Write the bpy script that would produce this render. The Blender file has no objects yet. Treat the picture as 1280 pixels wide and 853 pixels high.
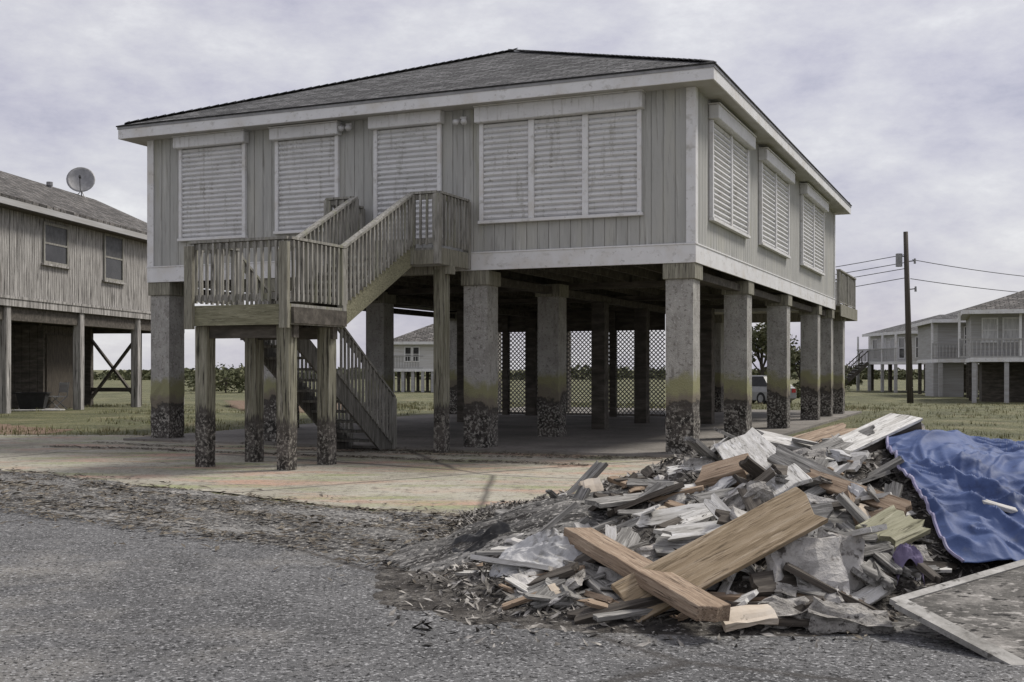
import bpy, bmesh, math, random
import numpy as np
from mathutils import Vector, Matrix, noise
R = math.radians
rng = random.Random(11)
SC = bpy.context.scene
COL = SC.collection

# ------------------------------------------------------------------ camera
CAM_H, F, CX, HZ = 1.45, 1435.0, 640.0, 461.0
cam_d = bpy.data.cameras.new('camera'); cam = bpy.data.objects.new('camera', cam_d); COL.objects.link(cam)
cam.location = (0, 0, CAM_H); cam.rotation_euler = (R(90), 0, 0)
cam_d.sensor_width = 36; cam_d.lens = 36 * F / 1280; cam_d.shift_y = (HZ - 426.5) / 1280
cam_d.clip_start = .1; cam_d.clip_end = 3000
SC.camera = cam

# ------------------------------------------------------------------ world, sun, exposure
SUN_EL, SUN_AZ = R(52), R(62)            # azimuth from +Y towards +X, sun ahead-right and high
w = bpy.data.worlds.new('World'); SC.world = w; w.use_nodes = True
nt = w.node_tree; nt.nodes.clear(); N = nt.nodes.new; L = nt.links.new
out = N('ShaderNodeOutputWorld'); bg = N('ShaderNodeBackground'); bg.inputs['Strength'].default_value = .1
sky = N('ShaderNodeTexSky'); sky.sky_type = 'NISHITA'; sky.sun_disc = False
sky.sun_elevation = SUN_EL; sky.sun_rotation = SUN_AZ; sky.air_density = 1; sky.dust_density = 2
tc = N('ShaderNodeTexCoord'); mp = N('ShaderNodeMapping'); mp.inputs['Scale'].default_value = (1, 1, 2.3)
L(tc.outputs['Generated'], mp.inputs['Vector'])
n1 = N('ShaderNodeTexNoise'); n1.inputs['Scale'].default_value = 2.6; n1.inputs['Detail'].default_value = 7; n1.inputs['Roughness'].default_value = .55
n1.inputs['Distortion'].default_value = .35
n2 = N('ShaderNodeTexNoise'); n2.inputs['Scale'].default_value = 7.5; n2.inputs['Detail'].default_value = 8; n2.inputs['Roughness'].default_value = .66
L(mp.outputs[0], n1.inputs['Vector']); L(mp.outputs[0], n2.inputs['Vector'])
cr = N('ShaderNodeValToRGB')
for i, (p, c) in enumerate([(.37, (3.1, 3.08, 3.85)), (.45, (4.2, 4.1, 4.72)), (.55, (5.3, 5.23, 5.5)), (.66, (7.0, 7.0, 7.0))]):
    e = cr.color_ramp.elements[i] if i < 2 else cr.color_ramp.elements.new(p)
    e.position = p; e.color = (c[0] / 10, c[1] / 10, c[2] / 10, 1)
ad = N('ShaderNodeMath'); ad.operation = 'MULTIPLY_ADD'; ad.inputs[1].default_value = .45
sb = N('ShaderNodeMath'); sb.operation = 'MULTIPLY_ADD'; sb.inputs[1].default_value = .55; sb.inputs[2].default_value = 0
L(n1.outputs['Fac'], sb.inputs[0]); L(n2.outputs['Fac'], ad.inputs[0]); L(sb.outputs[0], ad.inputs[2]); L(ad.outputs[0], cr.inputs['Fac'])
sc10 = N('ShaderNodeVectorMath'); sc10.operation = 'SCALE'; sc10.inputs['Scale'].default_value = 5.9
L(cr.outputs['Color'], sc10.inputs[0])
mx = N('ShaderNodeMix'); mx.data_type = 'RGBA'; mx.inputs['Factor'].default_value = .93
L(sky.outputs['Color'], mx.inputs['A']); L(sc10.outputs[0], mx.inputs['B']); L(mx.outputs['Result'], bg.inputs['Color']); L(bg.outputs[0], out.inputs['Surface'])

sd = bpy.data.lights.new('sun', 'SUN'); sd.energy = 1.5; sd.angle = R(14); sd.color = (1, .95, .88)
sun = bpy.data.objects.new('sun', sd); COL.objects.link(sun)
sdir = Vector((math.sin(SUN_AZ) * math.cos(SUN_EL), math.cos(SUN_AZ) * math.cos(SUN_EL), math.sin(SUN_EL)))
sun.rotation_euler = sdir.to_track_quat('Z', 'Y').to_euler(); sun.location = (20, 5, 40)
SC.view_settings.view_transform = 'Standard'; SC.view_settings.look = 'None'
SC.view_settings.exposure = 1.15; SC.view_settings.gamma = 1; SC.view_settings.use_curve_mapping = False

# ------------------------------------------------------------------ helpers
def tag(o, label=None, cat=None, group=None, kind=None):
    if label: o['label'] = label
    if cat: o['category'] = cat
    if group: o['group'] = group
    if kind: o['kind'] = kind
    return o

def thing(name, label, cat, loc=(0, 0, 0), rz=0, group=None):
    o = bpy.data.objects.new(name, None); o.empty_display_size = .3; COL.objects.link(o)
    o.location = loc; o.rotation_euler = (0, 0, rz)
    return tag(o, label, cat, group)

class MB:
    """collects shapes; build() links them as one mesh object"""
    def __init__(s): s.v = []; s.f = []
    def add(s, vs, fs):
        b = len(s.v); s.v += [Vector(p) for p in vs]; s.f += [tuple(i + b for i in f) for f in fs]; return s
    def box(s, x0, x1, y0, y1, z0, z1):
        return s.add([(x0, y0, z0), (x1, y0, z0), (x1, y1, z0), (x0, y1, z0), (x0, y0, z1), (x1, y0, z1), (x1, y1, z1), (x0, y1, z1)],
                     [(0, 3, 2, 1), (4, 5, 6, 7), (0, 1, 5, 4), (1, 2, 6, 5), (2, 3, 7, 6), (3, 0, 4, 7)])
    def bar(s, a, b, w_, h, up=(0, 0, 1)):
        a, b = Vector(a), Vector(b); d = (b - a).normalized(); u = Vector(up)
        sx = d.cross(u)
        if sx.length < 1e-4: sx = d.cross(Vector((1, 0, 0)))
        sx.normalize(); uz = sx.cross(d)
        vs = [p + sx * (i * w_ / 2) + uz * (j * h / 2) for p in (a, b) for i, j in ((-1, -1), (1, -1), (1, 1), (-1, 1))]
        return s.add(vs, [(0, 1, 2, 3), (7, 6, 5, 4), (0, 4, 5, 1), (1, 5, 6, 2), (2, 6, 7, 3), (3, 7, 4, 0)])
    def tube(s, pts, r, n=6):
        pts = [Vector(p) for p in pts]; rs = r if isinstance(r, (list, tuple)) else [r] * len(pts)
        vs = []
        for i, p in enumerate(pts):
            d = (pts[min(i + 1, len(pts) - 1)] - pts[max(i - 1, 0)]).normalized()
            a = d.cross(Vector((0, 0, 1)))
            if a.length < 1e-3: a = d.cross(Vector((1, 0, 0)))
            a.normalize(); b = a.cross(d)
            for k in range(n):
                t = 2 * math.pi * k / n; vs.append(p + (a * math.cos(t) + b * math.sin(t)) * rs[i])
        fs = [(i * n + k, i * n + (k + 1) % n, (i + 1) * n + (k + 1) % n, (i + 1) * n + k) for i in range(len(pts) - 1) for k in range(n)]
        fs += [tuple(range(n))[::-1], tuple((len(pts) - 1) * n + k for k in range(n))]
        return s.add(vs, fs)
    def prism(s, prof, axis_pts):
        """prof: closed 2D polygon list of 3D points, extruded by vector"""
        n = len(prof); e = Vector(axis_pts)
        vs = [Vector(p) for p in prof] + [Vector(p) + e for p in prof]
        return s.add(vs, [tuple(range(n))[::-1], tuple(range(n, 2 * n))] + [(i, (i + 1) % n, n + (i + 1) % n, n + i) for i in range(n)])
    def build(s, name, mat, parent=None, loc=None, rot=None, uv=False, bevel=0, smooth=False, fix=True, off=None):
        m = bpy.data.meshes.new(name)
        vs = s.v if off is None else [p - Vector(off) for p in s.v]
        m.from_pydata([tuple(p) for p in vs], [], s.f)
        if fix:
            bm = bmesh.new(); bm.from_mesh(m); bmesh.ops.recalc_face_normals(bm, faces=bm.faces); bm.to_mesh(m); bm.free()
        m.materials.append(mat)
        if uv:
            l = m.uv_layers.new(name='UVMap')
            for p in m.polygons:
                nn = p.normal; t = Vector((0, 0, 1)).cross(nn)
                t = t.normalized() if t.length > 1e-3 else Vector((1, 0, 0)); b = nn.cross(t)
                for li in p.loop_indices:
                    c = m.vertices[m.loops[li].vertex_index].co; l.data[li].uv = (c.dot(t), c.dot(b))
        if smooth:
            for p in m.polygons: p.use_smooth = True
        o = bpy.data.objects.new(name, m); COL.objects.link(o)
        if parent: o.parent = parent
        if loc is not None: o.location = loc
        if rot is not None: o.rotation_euler = rot
        if bevel:
            b = o.modifiers.new('bevel', 'BEVEL'); b.width = bevel; b.segments = 1; b.limit_method = 'ANGLE'
        return o

def material(name, stops, scale=4, stretch=(1, 1, 1), detail=8, rough=.85, bump=.3, bscale=40, bdist=.02, fine=None, metallic=0,
             uvcoord=False, rand=False, brick=None, spec=.3, bandfn=None, roughness=.62):
    """stops: [(pos, colour)] over a noise; fine=(colour, scale, lo, hi): second speckle layer; bandfn hooks extra colour"""
    m = bpy.data.materials.new(name); m.use_nodes = True
    t = m.node_tree; nd = t.nodes; lk = t.links.new; B = nd['Principled BSDF']
    B.inputs['Roughness'].default_value = rough; B.inputs['Metallic'].default_value = metallic; B.inputs['Specular IOR Level'].default_value = spec
    tc = nd.new('ShaderNodeTexCoord'); vec = tc.outputs['UV'] if uvcoord else tc.outputs['Object']
    if rand:
        oi = nd.new('ShaderNodeObjectInfo'); vm = nd.new('ShaderNodeVectorMath'); vm.operation = 'SCALE'
        cmb = nd.new('ShaderNodeCombineXYZ'); lk(oi.outputs['Random'], cmb.inputs[0]); lk(oi.outputs['Random'], cmb.inputs[1]); lk(oi.outputs['Random'], cmb.inputs[2])
        lk(cmb.outputs[0], vm.inputs[0]); vm.inputs['Scale'].default_value = 37
        va = nd.new('ShaderNodeVectorMath'); va.operation = 'ADD'; lk(vec, va.inputs[0]); lk(vm.outputs[0], va.inputs[1]); vec = va.outputs[0]
    mp = nd.new('ShaderNodeMapping'); mp.inputs['Scale'].default_value = stretch; lk(vec, mp.inputs['Vector'])
    n = nd.new('ShaderNodeTexNoise'); n.inputs['Scale'].default_value = scale; n.inputs['Detail'].default_value = detail; n.inputs['Roughness'].default_value = roughness
    lk(mp.outputs[0], n.inputs['Vector'])
    r = nd.new('ShaderNodeValToRGB'); el = r.color_ramp.elements
    while len(el) < len(stops): el.new(.5)
    for e, (p, c) in zip(el, stops): e.position = p; e.color = (*c, 1)
    lk(n.outputs['Fac'], r.inputs['Fac']); colr = r.outputs['Color']
    def mix(a, b, f, mode='MIX'):
        x = nd.new('ShaderNodeMix'); x.data_type = 'RGBA'; x.blend_type = mode
        for key, val in (('A', a), ('B', b)):
            if isinstance(val, tuple): x.inputs[key].default_value = (*val, 1)
            else: lk(val, x.inputs[key])
        if isinstance(f, (int, float)): x.inputs['Factor'].default_value = f
        else: lk(f, x.inputs['Factor'])
        return x.outputs['Result']
    def noise_fac(sc_, lo, hi, st=None, det=4):
        q = nd.new('ShaderNodeTexNoise'); q.inputs['Scale'].default_value = sc_; q.inputs['Detail'].default_value = det; q.inputs['Roughness'].default_value = .65
        if st:
            mq = nd.new('ShaderNodeMapping'); mq.inputs['Scale'].default_value = st; lk(vec, mq.inputs['Vector']); lk(mq.outputs[0], q.inputs['Vector'])
        else: lk(mp.outputs[0], q.inputs['Vector'])
        mr = nd.new('ShaderNodeMapRange'); mr.inputs['From Min'].default_value = lo; mr.inputs['From Max'].default_value = hi
        lk(q.outputs['Fac'], mr.inputs['Value']); return mr.outputs[0], q.outputs['Fac']
    if fine:
        for fc in (fine if isinstance(fine, list) else [fine]):
            f, _ = noise_fac(fc[1], fc[2], fc[3], fc[4] if len(fc) > 4 else None); colr = mix(colr, fc[0], f)
    bh = None
    if brick:
        bk = nd.new('ShaderNodeTexBrick'); lk(vec, bk.inputs['Vector'])
        bk.inputs['Scale'].default_value = 1; bk.inputs['Brick Width'].default_value = brick[0]; bk.inputs['Row Height'].default_value = brick[1]
        bk.inputs['Mortar Size'].default_value = brick[2]; bk.inputs['Mortar Smooth'].default_value = .3
        bk.inputs['Color1'].default_value = (.45, .45, .45, 1); bk.inputs['Color2'].default_value = (1.4, 1.4, 1.4, 1); bk.inputs['Mortar'].default_value = (.3, .3, .3, 1)
        colr = mix(colr, bk.outputs['Color'], 1.0, 'MULTIPLY'); bh = bk.outputs['Fac']
    if bandfn: colr = bandfn(nd, lk, tc, colr, mix, noise_fac)
    lk(colr, B.inputs['Base Color'])
    if bump:
        _, h = noise_fac(bscale, 0, 1, None, 6)
        bp = nd.new('ShaderNodeBump'); bp.inputs['Strength'].default_value = bump; bp.inputs['Distance'].default_value = bdist
        if bh is not None:
            mm = nd.new('ShaderNodeMath'); mm.operation = 'SUBTRACT'; lk(h, mm.inputs[0]); lk(bh, mm.inputs[1]); h = mm.outputs[0]
        lk(h, bp.inputs['Height']); lk(bp.outputs['Normal'], B.inputs['Normal'])
    return m

def g(v, t=(1, 1, 1)): return (v * t[0], v * t[1], v * t[2])
WARM, OLV = (1.04, 1, .93), (1.0, 1.02, .86)
M = {}
M['grass'] = material('grass_ground', [(.30, (.085, .065, .04)), (.44, (.075, .085, .036)), (.56, (.15, .15, .07)), (.70, (.27, .23, .15))], scale=.45, detail=14, bump=1, bscale=9, bdist=.1,
                      fine=[((.30, .27, .19), 10, .52, .70), ((.03, .032, .018), 16, .54, .68)], roughness=.74)
M['blade'] = material('grass_blade', [(.32, (.05, .065, .022)), (.5, (.15, .15, .065)), (.66, (.34, .29, .18))], scale=.9, detail=10, bump=0, roughness=.7)
def cracks(nd, lk, tc, c, mix, nf, wd=.012, sc=.22):
    v = nd.new('ShaderNodeTexVoronoi'); v.feature = 'DISTANCE_TO_EDGE'; v.inputs['Scale'].default_value = sc
    nz = nd.new('ShaderNodeTexNoise'); nz.inputs['Scale'].default_value = .9; nz.inputs['Detail'].default_value = 6
    lk(tc.outputs['Object'], nz.inputs['Vector'])
    ma = nd.new('ShaderNodeMix'); ma.data_type = 'RGBA'; ma.inputs['Factor'].default_value = .12; lk(tc.outputs['Object'], ma.inputs['A']); lk(nz.outputs['Color'], ma.inputs['B'])
    lk(ma.outputs['Result'], v.inputs['Vector'])
    mr = nd.new('ShaderNodeMapRange'); mr.inputs['From Min'].default_value = .0; mr.inputs['From Max'].default_value = wd; mr.inputs['To Min'].default_value = .8; mr.inputs['To Max'].default_value = 0
    lk(v.outputs['Distance'], mr.inputs['Value']); return mix(c, (.05, .045, .04), mr.outputs[0])
M['asphalt'] = material('asphalt', [(.3, g(.075)), (.5, g(.12)), (.7, g(.175))], scale=.7, detail=10, bump=1, bscale=45, bdist=.02,
                        fine=[((.24, .23, .21), .45, .52, .68), (g(.05), .8, .55, .72), (g(.40), 46, .55, .63), (g(.012), 39, .54, .62)], bandfn=lambda *a: cracks(*a, wd=.007, sc=.15), roughness=.7)
M['concrete'] = material('driveway_concrete', [(.28, (.15, .13, .10)), (.42, (.275, .258, .205)), (.58, (.38, .36, .295)), (.72, (.39, .30, .23))], scale=.5, detail=12, bump=.35, bscale=45, bdist=.01,
                         fine=[((.40, .26, .19), .8, .50, .66, (.5, 1.6, 1)), ((.25, .265, .14), 1.1, .51, .66, (.5, 1.6, 1)), ((.12, .105, .085), 7, .53, .70), ((.05, .045, .04), 34, .57, .69), ((.50, .48, .44), 48, .57, .70)], bandfn=cracks, roughness=.68)
M['slab'] = material('slab_concrete', [(.3, (.12, .112, .098)), (.55, (.205, .19, .17)), (.75, (.28, .26, .235))], scale=.6, detail=10, bump=.3, bscale=40, bdist=.01, fine=((.08, .07, .06), 12, .55, .7))
M['mud'] = material('verge_mud', [(.34, (.045, .044, .042)), (.48, (.125, .121, .114)), (.62, (.28, .274, .26))], scale=1.5, stretch=(.32, 1.7, 1), detail=14, bump=1, bscale=14, bdist=.06,
                    fine=[((.025, .022, .02), 1.6, .55, .66, (.22, 2.4, 1)), ((.50, .48, .44), 2.3, .57, .72, (.3, 2.6, 1)), ((.52, .50, .46), 24, .54, .66, (1, 1.4, 1)), ((.016, .015, .013), 19, .53, .63, (1, 1.4, 1))], roughness=.78)
M['shingle'] = material('roof_shingles', [(.3, g(.075)), (.5, g(.11)), (.7, g(.15))], scale=1.2, stretch=(1, 1, 1), uvcoord=True, brick=(.36, .19, .024), bump=.9, bscale=60, bdist=.03, fine=[(g(.30), 16, .54, .66), (g(.03), 13, .54, .66)])
M['shingle_brown'] = material('weathered_shingles', [(.3, (.085, .078, .07)), (.5, (.13, .12, .11)), (.7, (.19, .18, .165))], scale=1.2, uvcoord=True, brick=(.45, .24, .035), bump=.8, bscale=50, bdist=.03, fine=[(g(.30), 9, .54, .68), (g(.04), 8, .54, .66)])
M['siding'] = material('painted_siding', [(.3, (.33, .33, .315)), (.5, (.40, .40, .38)), (.7, (.44, .435, .39))], scale=1.4, stretch=(1.3, 1.3, .25), bump=.15, bscale=60, bdist=.006, fine=[((.34, .33, .245), 1.1, .60, .78), ((.24, .235, .215), 3.0, .53, .72, (5, 5, .35)), ((.50, .50, .475), 2.6, .56, .72, (6, 6, .4))])
M['trim'] = material('white_trim_paint', [(.3, g(.58, WARM)), (.5, g(.68)), (.7, g(.74))], scale=2, detail=8, bump=.12, bscale=50, bdist=.005, fine=[((.44, .43, .40), 2.4, .56, .76, (2, 2, 3)), ((.34, .33, .31), 11, .62, .78)], rough=.6)
M['shutter'] = material('shutter_enamel', [(.3, g(.56)), (.5, g(.64)), (.7, g(.70))], scale=1.6, stretch=(1, 1, 2.5), bump=.06, bscale=40, bdist=.004, fine=[((.38, .37, .345), 2.2, .54, .74, (5, 5, .7)), ((.30, .285, .26), 9, .62, .74)], rough=.5)
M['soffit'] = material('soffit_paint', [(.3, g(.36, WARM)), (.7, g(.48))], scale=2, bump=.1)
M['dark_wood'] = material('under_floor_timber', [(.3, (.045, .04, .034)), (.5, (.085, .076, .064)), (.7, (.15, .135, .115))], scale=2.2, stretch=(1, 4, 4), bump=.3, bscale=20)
def wood(name, a, b, c, st, sc_=2.2, fine=None):
    dk_ = tuple(q * .5 for q in a); lt = tuple(min(.8, q * 1.25) for q in c); big = max(st) >= 6
    if big: st = tuple(q * (2.0 if q >= 5 else 1.3) for q in st)
    fine = [(dk_, 3.6, .57, .70), (lt, 4.7, .57, .72)] + ([fine] if fine else [])
    return material(name, [(.28, a), (.5, b), (.72, c)], scale=sc_, stretch=st, detail=9, bump=.5, bscale=5, bdist=.012, fine=fine, rand=True, roughness=.66)
M['post_wood'] = wood('weathered_post_timber', (.12, .112, .088), (.235, .225, .18), (.35, .34, .28), (7, 7, .6), 2.2, ((.04, .035, .028), 3.2, .58, .68))
def waterline(h0, h1, dark=(.028, .025, .022), light=(.42, .40, .36), rust=True):
    def fn(nd, lk, tc, c, mix, nf):
        sx = nd.new('ShaderNodeSeparateXYZ'); lk(tc.outputs['Object'], sx.inputs[0])
        _, q0_ = nf(3.1, 0, 1); _, q1_ = nf(.33, 0, 1, (1, 1, .05)); qq = nd.new('ShaderNodeMath'); qq.operation = 'MULTIPLY_ADD'; qq.inputs[1].default_value = 1.9; lk(q1_, qq.inputs[0]); lk(q0_, qq.inputs[2]); q_ = nd.new('ShaderNodeMath'); q_.operation = 'SUBTRACT'; q_.inputs[1].default_value = .95; lk(qq.outputs[0], q_.inputs[0]); q = q_.outputs[0]
        a = nd.new('ShaderNodeMath'); a.operation = 'MULTIPLY_ADD'; a.inputs[1].default_value = .6; lk(q, a.inputs[0]); lk(sx.outputs['Z'], a.inputs[2])
        def ramp(lo, hi, fl=False):
            r = nd.new('ShaderNodeMapRange'); r.inputs['From Min'].default_value = lo; r.inputs['From Max'].default_value = hi
            r.inputs['To Min'].default_value = 0 if fl else 1; r.inputs['To Max'].default_value = 1 if fl else 0
            lk(a.outputs[0], r.inputs['Value']); return r.outputs[0]
        f2, _ = nf(21, .50, .60, (1, 1, 1)); f3, _ = nf(4.5, .4, .6, (1, 1, 1)); crust = mix(mix(dark, (.10, .09, .08), f3), light, f2)
        if rust: c = mix(c, (.27, .265, .15), ramp(h1 + .34, h1 + .50)); c = mix(c, (.20, .175, .135), ramp(h1 + .08, h1 + .22))
        c = mix(c, (.07, .063, .055), ramp(h1 - .03, h1 + .02))
        return mix(c, crust, ramp(h0, h0 + .18))
    return fn
M['stair_post'] = material('stair_post_timber', [(.28, (.09, .085, .062)), (.46, (.185, .178, .13)), (.66, (.30, .29, .23))], scale=2.2, stretch=(13, 13, .6), detail=10, bump=.5, bscale=5, bdist=.012, fine=[((.035, .032, .026), 2.4, .54, .64), ((.42, .40, .34), 3.4, .57, .7)], bandfn=waterline(.88, 1.1, light=(.26, .245, .215), rust=False), roughness=.66)
M['pier'] = material('stucco_pier', [(.3, (.27, .262, .24)), (.5, (.37, .36, .335)), (.7, (.45, .44, .41))], scale=3, detail=9, bump=.8, bscale=40, bdist=.025, fine=[((.24, .23, .21), 3.2, .53, .70, (3, 3, .7)), ((.17, .16, .145), 19, .55, .68), ((.52, .51, .48), 23, .57, .70)], bandfn=waterline(.92, 1.14, light=(.34, .325, .29)))
M['deck_wood'] = material('weathered_deck_wood', [(.30, (.14, .135, .118)), (.5, (.26, .252, .225)), (.68, (.40, .39, .355))], scale=2.2, stretch=(10, 10, 1.0), detail=9, bump=.5, bscale=5, bdist=.01, fine=[((.06, .056, .048), 2.8, .57, .70), ((.24, .24, .17), .5, .56, .7)], roughness=.66)
M['beam_green'] = wood('treated_rim_timber', (.12, .115, .075), (.22, .212, .14), (.32, .31, .22), (1, 5, 9), 2.0, ((.06, .05, .035), 5, .6, .7))
M['lattice'] = material('lattice_strip', [(.3, g(.22)), (.7, g(.36, WARM))], scale=5, bump=.1)
M['old_siding'] = material('bleached_board_siding', [(.30, (.09, .086, .078)), (.46, (.25, .24, .225)), (.62, (.50, .485, .46))], scale=1.6, stretch=(8, 8, .4), detail=12, bump=.4, bscale=4, bdist=.01, fine=[((.035, .032, .03), 2.6, .54, .64), ((.52, .50, .47), 1.9, .57, .7)], roughness=.7)
M['glass'] = material('window_glass', [(.3, g(.02)), (.7, g(.05))], scale=1.5, bump=0, rough=.1, spec=.35)
M['metal'] = material('galvanised_metal', [(.3, g(.20)), (.7, g(.32))], scale=5, bump=.1, rough=.5, metallic=.4)
M['dark_metal'] = material('dark_metal', [(.3, g(.05)), (.7, g(.11))], scale=5, bump=.1, rough=.5, metallic=.3)
M['pole'] = material('pole_timber', [(.3, (.04, .034, .028)), (.7, (.10, .088, .07))], scale=3, stretch=(8, 8, .4), bump=.4, bscale=4)
M['wire'] = material('cable', [(.3, g(.02)), (.7, g(.03))], bump=0)
M['house_white'] = material('pale_clapboard', [(.3, g(.42, WARM)), (.6, g(.56)), (.75, g(.6))], scale=1.5, stretch=(.3, .3, 6), bump=.2, bscale=4, bdist=.02)
M['house_grey'] = material('grey_clapboard', [(.3, g(.30, WARM)), (.6, g(.40)), (.75, g(.46))], scale=1.5, stretch=(.3, .3, 6), bump=.2, bscale=4, bdist=.02)
M['curtain'] = material('pale_blind', [(.35, g(.38)), (.65, g(.62))], scale=3, stretch=(4, 4, .5), bump=0)
M['leaf'] = material('leaf', [(.3, (.035, .042, .02)), (.5, (.085, .092, .045)), (.7, (.17, .165, .09))], scale=1.1, bump=0, rand=True)
M['bark'] = material('bark', [(.3, (.04, .034, .028)), (.7, (.11, .095, .075))], scale=4, stretch=(6, 6, 1), bump=.5)
M['car_paint'] = material('white_car_paint', [(.3, g(.22)), (.7, g(.27))], bump=0, rough=.4, spec=.3)
M['car_glass'] = material('car_window', [(.3, g(.015)), (.7, g(.03))], bump=0, rough=.35, spec=.15)
M['rubber'] = material('rubber', [(.3, g(.015)), (.7, g(.03))], bump=0)
M['lamp_red'] = material('lamp_lens', [(.3, (.3, .02, .02)), (.7, (.4, .03, .03))], bump=0, rough=.2)
M['lamp_clear'] = material('clear_lens', [(.3, g(.5)), (.7, g(.6))], bump=0, rough=.15)
# debris
M['rubble'] = material('rubble_dirt', [(.3, (.02, .018, .016)), (.48, (.065, .058, .05)), (.62, (.18, .168, .15)), (.75, (.36, .345, .32))], scale=3.4, detail=12, bump=1, bscale=14, bdist=.08, fine=[((.5, .48, .45), 28, .60, .70), ((.015, .013, .012), 20, .54, .66)], roughness=.74)
M['brown_plank'] = wood('brown_lumber', (.13, .09, .06), (.27, .20, .14), (.40, .32, .24), (.7, 7, 9), 2.1, ((.07, .045, .03), 5, .58, .68))
M['tan_plank'] = wood('tan_lumber', (.17, .125, .075), (.31, .24, .155), (.41, .335, .245), (.7, 6, 9), 2.2, ((.11, .075, .045), 5, .60, .70))
M['grey_plank'] = wood('grey_lumber', (.075, .072, .066), (.20, .194, .18), (.41, .40, .375), (.9, 8, 9), 2.4, ((.03, .028, .025), 5, .57, .68))
M['pale_plank'] = wood('pale_painted_lumber', (.30, .285, .25), (.55, .54, .51), (.70, .69, .655), (.9, 5, 6), 2.2, ((.12, .11, .095), 7, .58, .68))
M['dark_plank'] = wood('dark_wet_lumber', (.03, .026, .022), (.07, .06, .05), (.14, .125, .105), (.7, 8, 9), 2.4)
M['olive_plank'] = wood('olive_lumber', (.19, .18, .11), (.33, .32, .22), (.43, .41, .30), (.8, 5, 6), 2.2, ((.09, .08, .05), 6, .60, .70))
M['drywall'] = material('broken_wallboard', [(.3, (.20, .19, .175)), (.45, (.40, .385, .36)), (.65, (.56, .545, .52))], scale=3.0, detail=11, bump=.9, bscale=14, bdist=.03, fine=[((.10, .09, .08), 9, .56, .66), ((.33, .24, .17), 2, .62, .74)], rand=True, roughness=.72)
M['pale_board'] = material('tan_wallboard', [(.3, (.36, .30, .23)), (.5, (.54, .47, .38)), (.7, (.62, .57, .50))], scale=2.5, detail=9, bump=.4, bscale=20, bdist=.01, fine=((.2, .17, .13), 12, .6, .7), rand=True)
M['fibre'] = material('wet_insulation', [(.3, (.13, .12, .11)), (.5, (.33, .315, .29)), (.7, (.56, .54, .505))], scale=6, detail=12, bump=1, bscale=16, bdist=.05, fine=((.06, .055, .05), 20, .56, .66), rand=True, roughness=.75)
M['sheeting'] = material('pale_sheeting', [(.3, g(.30)), (.55, g(.48)), (.75, g(.6))], scale=4, bump=.4, bscale=14, bdist=.02, fine=[((.10, .095, .085), 6, .54, .68), ((.55, .54, .5), 9, .58, .7)], rough=.8)
M['black_sheet'] = material('black_sheeting', [(.3, g(.012)), (.7, g(.04))], scale=4, bump=.3, bscale=12, rough=.5)
M['tarp'] = material('blue_tarpaulin', [(.3, (.036, .057, .135)), (.5, (.055, .088, .205)), (.68, (.085, .125, .255))], scale=2.2, detail=12, bump=.35, bscale=8, bdist=.02, fine=[((.12, .145, .22), 5, .60, .78), ((.018, .028, .07), 4, .58, .74)], rough=.62, spec=.25, roughness=.7)
M['tarp_edge'] = material('tarp_hem', [(.3, (.18, .16, .30)), (.7, (.34, .33, .42))], scale=6, bump=.2)
M['purple'] = material('purple_cloth', [(.3, (.10, .08, .15)), (.7, (.22, .19, .29))], scale=8, bump=.4, bscale=12)
M['plywood'] = material('muddy_plywood', [(.32, (.02, .019, .017)), (.48, (.10, .095, .086)), (.62, (.30, .285, .26))], scale=2.2, stretch=(1, 2.6, 1), detail=14, bump=.6, bscale=16, bdist=.02, fine=[((.42, .40, .37), 12, .57, .67), ((.012, .011, .01), 9, .55, .65)], roughness=.78)
M['border'] = material('worn_border_paint', [(.34, (.14, .135, .12)), (.5, (.29, .282, .262)), (.66, (.46, .45, .425))], scale=3.2, detail=12, bump=.4, bscale=16, bdist=.01, fine=((.10, .095, .085), 12, .57, .68), roughness=.74)

# ------------------------------------------------------------------ frames and rays
def gz(y):                                    # the land dips a little behind the house
    t = min(1, max(0, (y - 36) / 26)); return -.32 * t * t * (3 - 2 * t)
def ray(px, py): return Vector(((px - CX) / F, 1, (HZ - py) / F))
class Frame:
    def __init__(s, ox, oy, rz):
        s.o = Vector((ox, oy, 0)); s.rz = rz; s.x = Vector((math.cos(rz), math.sin(rz), 0)); s.y = Vector((-math.sin(rz), math.cos(rz), 0))
    def local(s, p): q = p - s.o; return Vector((q.dot(s.x), q.dot(s.y), p.z))
    def world(s, p): return s.o + s.x * p[0] + s.y * p[1] + Vector((0, 0, p[2]))
    def hit(s, px, py, axis, val):            # where the sight line of a photo point meets a wall plane
        d = ray(px, py); e = Vector((0, 0, CAM_H)); a = (s.x, s.y)[axis]
        t = (val - (e - s.o).dot(a)) / d.dot(a); return s.local(e + d * t)
HF = Frame(2.97, 18.7, -math.atan2(.396, .918))
W_, D_ = 11.2, 16.5
Z_BB, Z_BT, Z_SO = 3.18, 3.48, 6.04           # band bottom, band top, soffit

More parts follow.
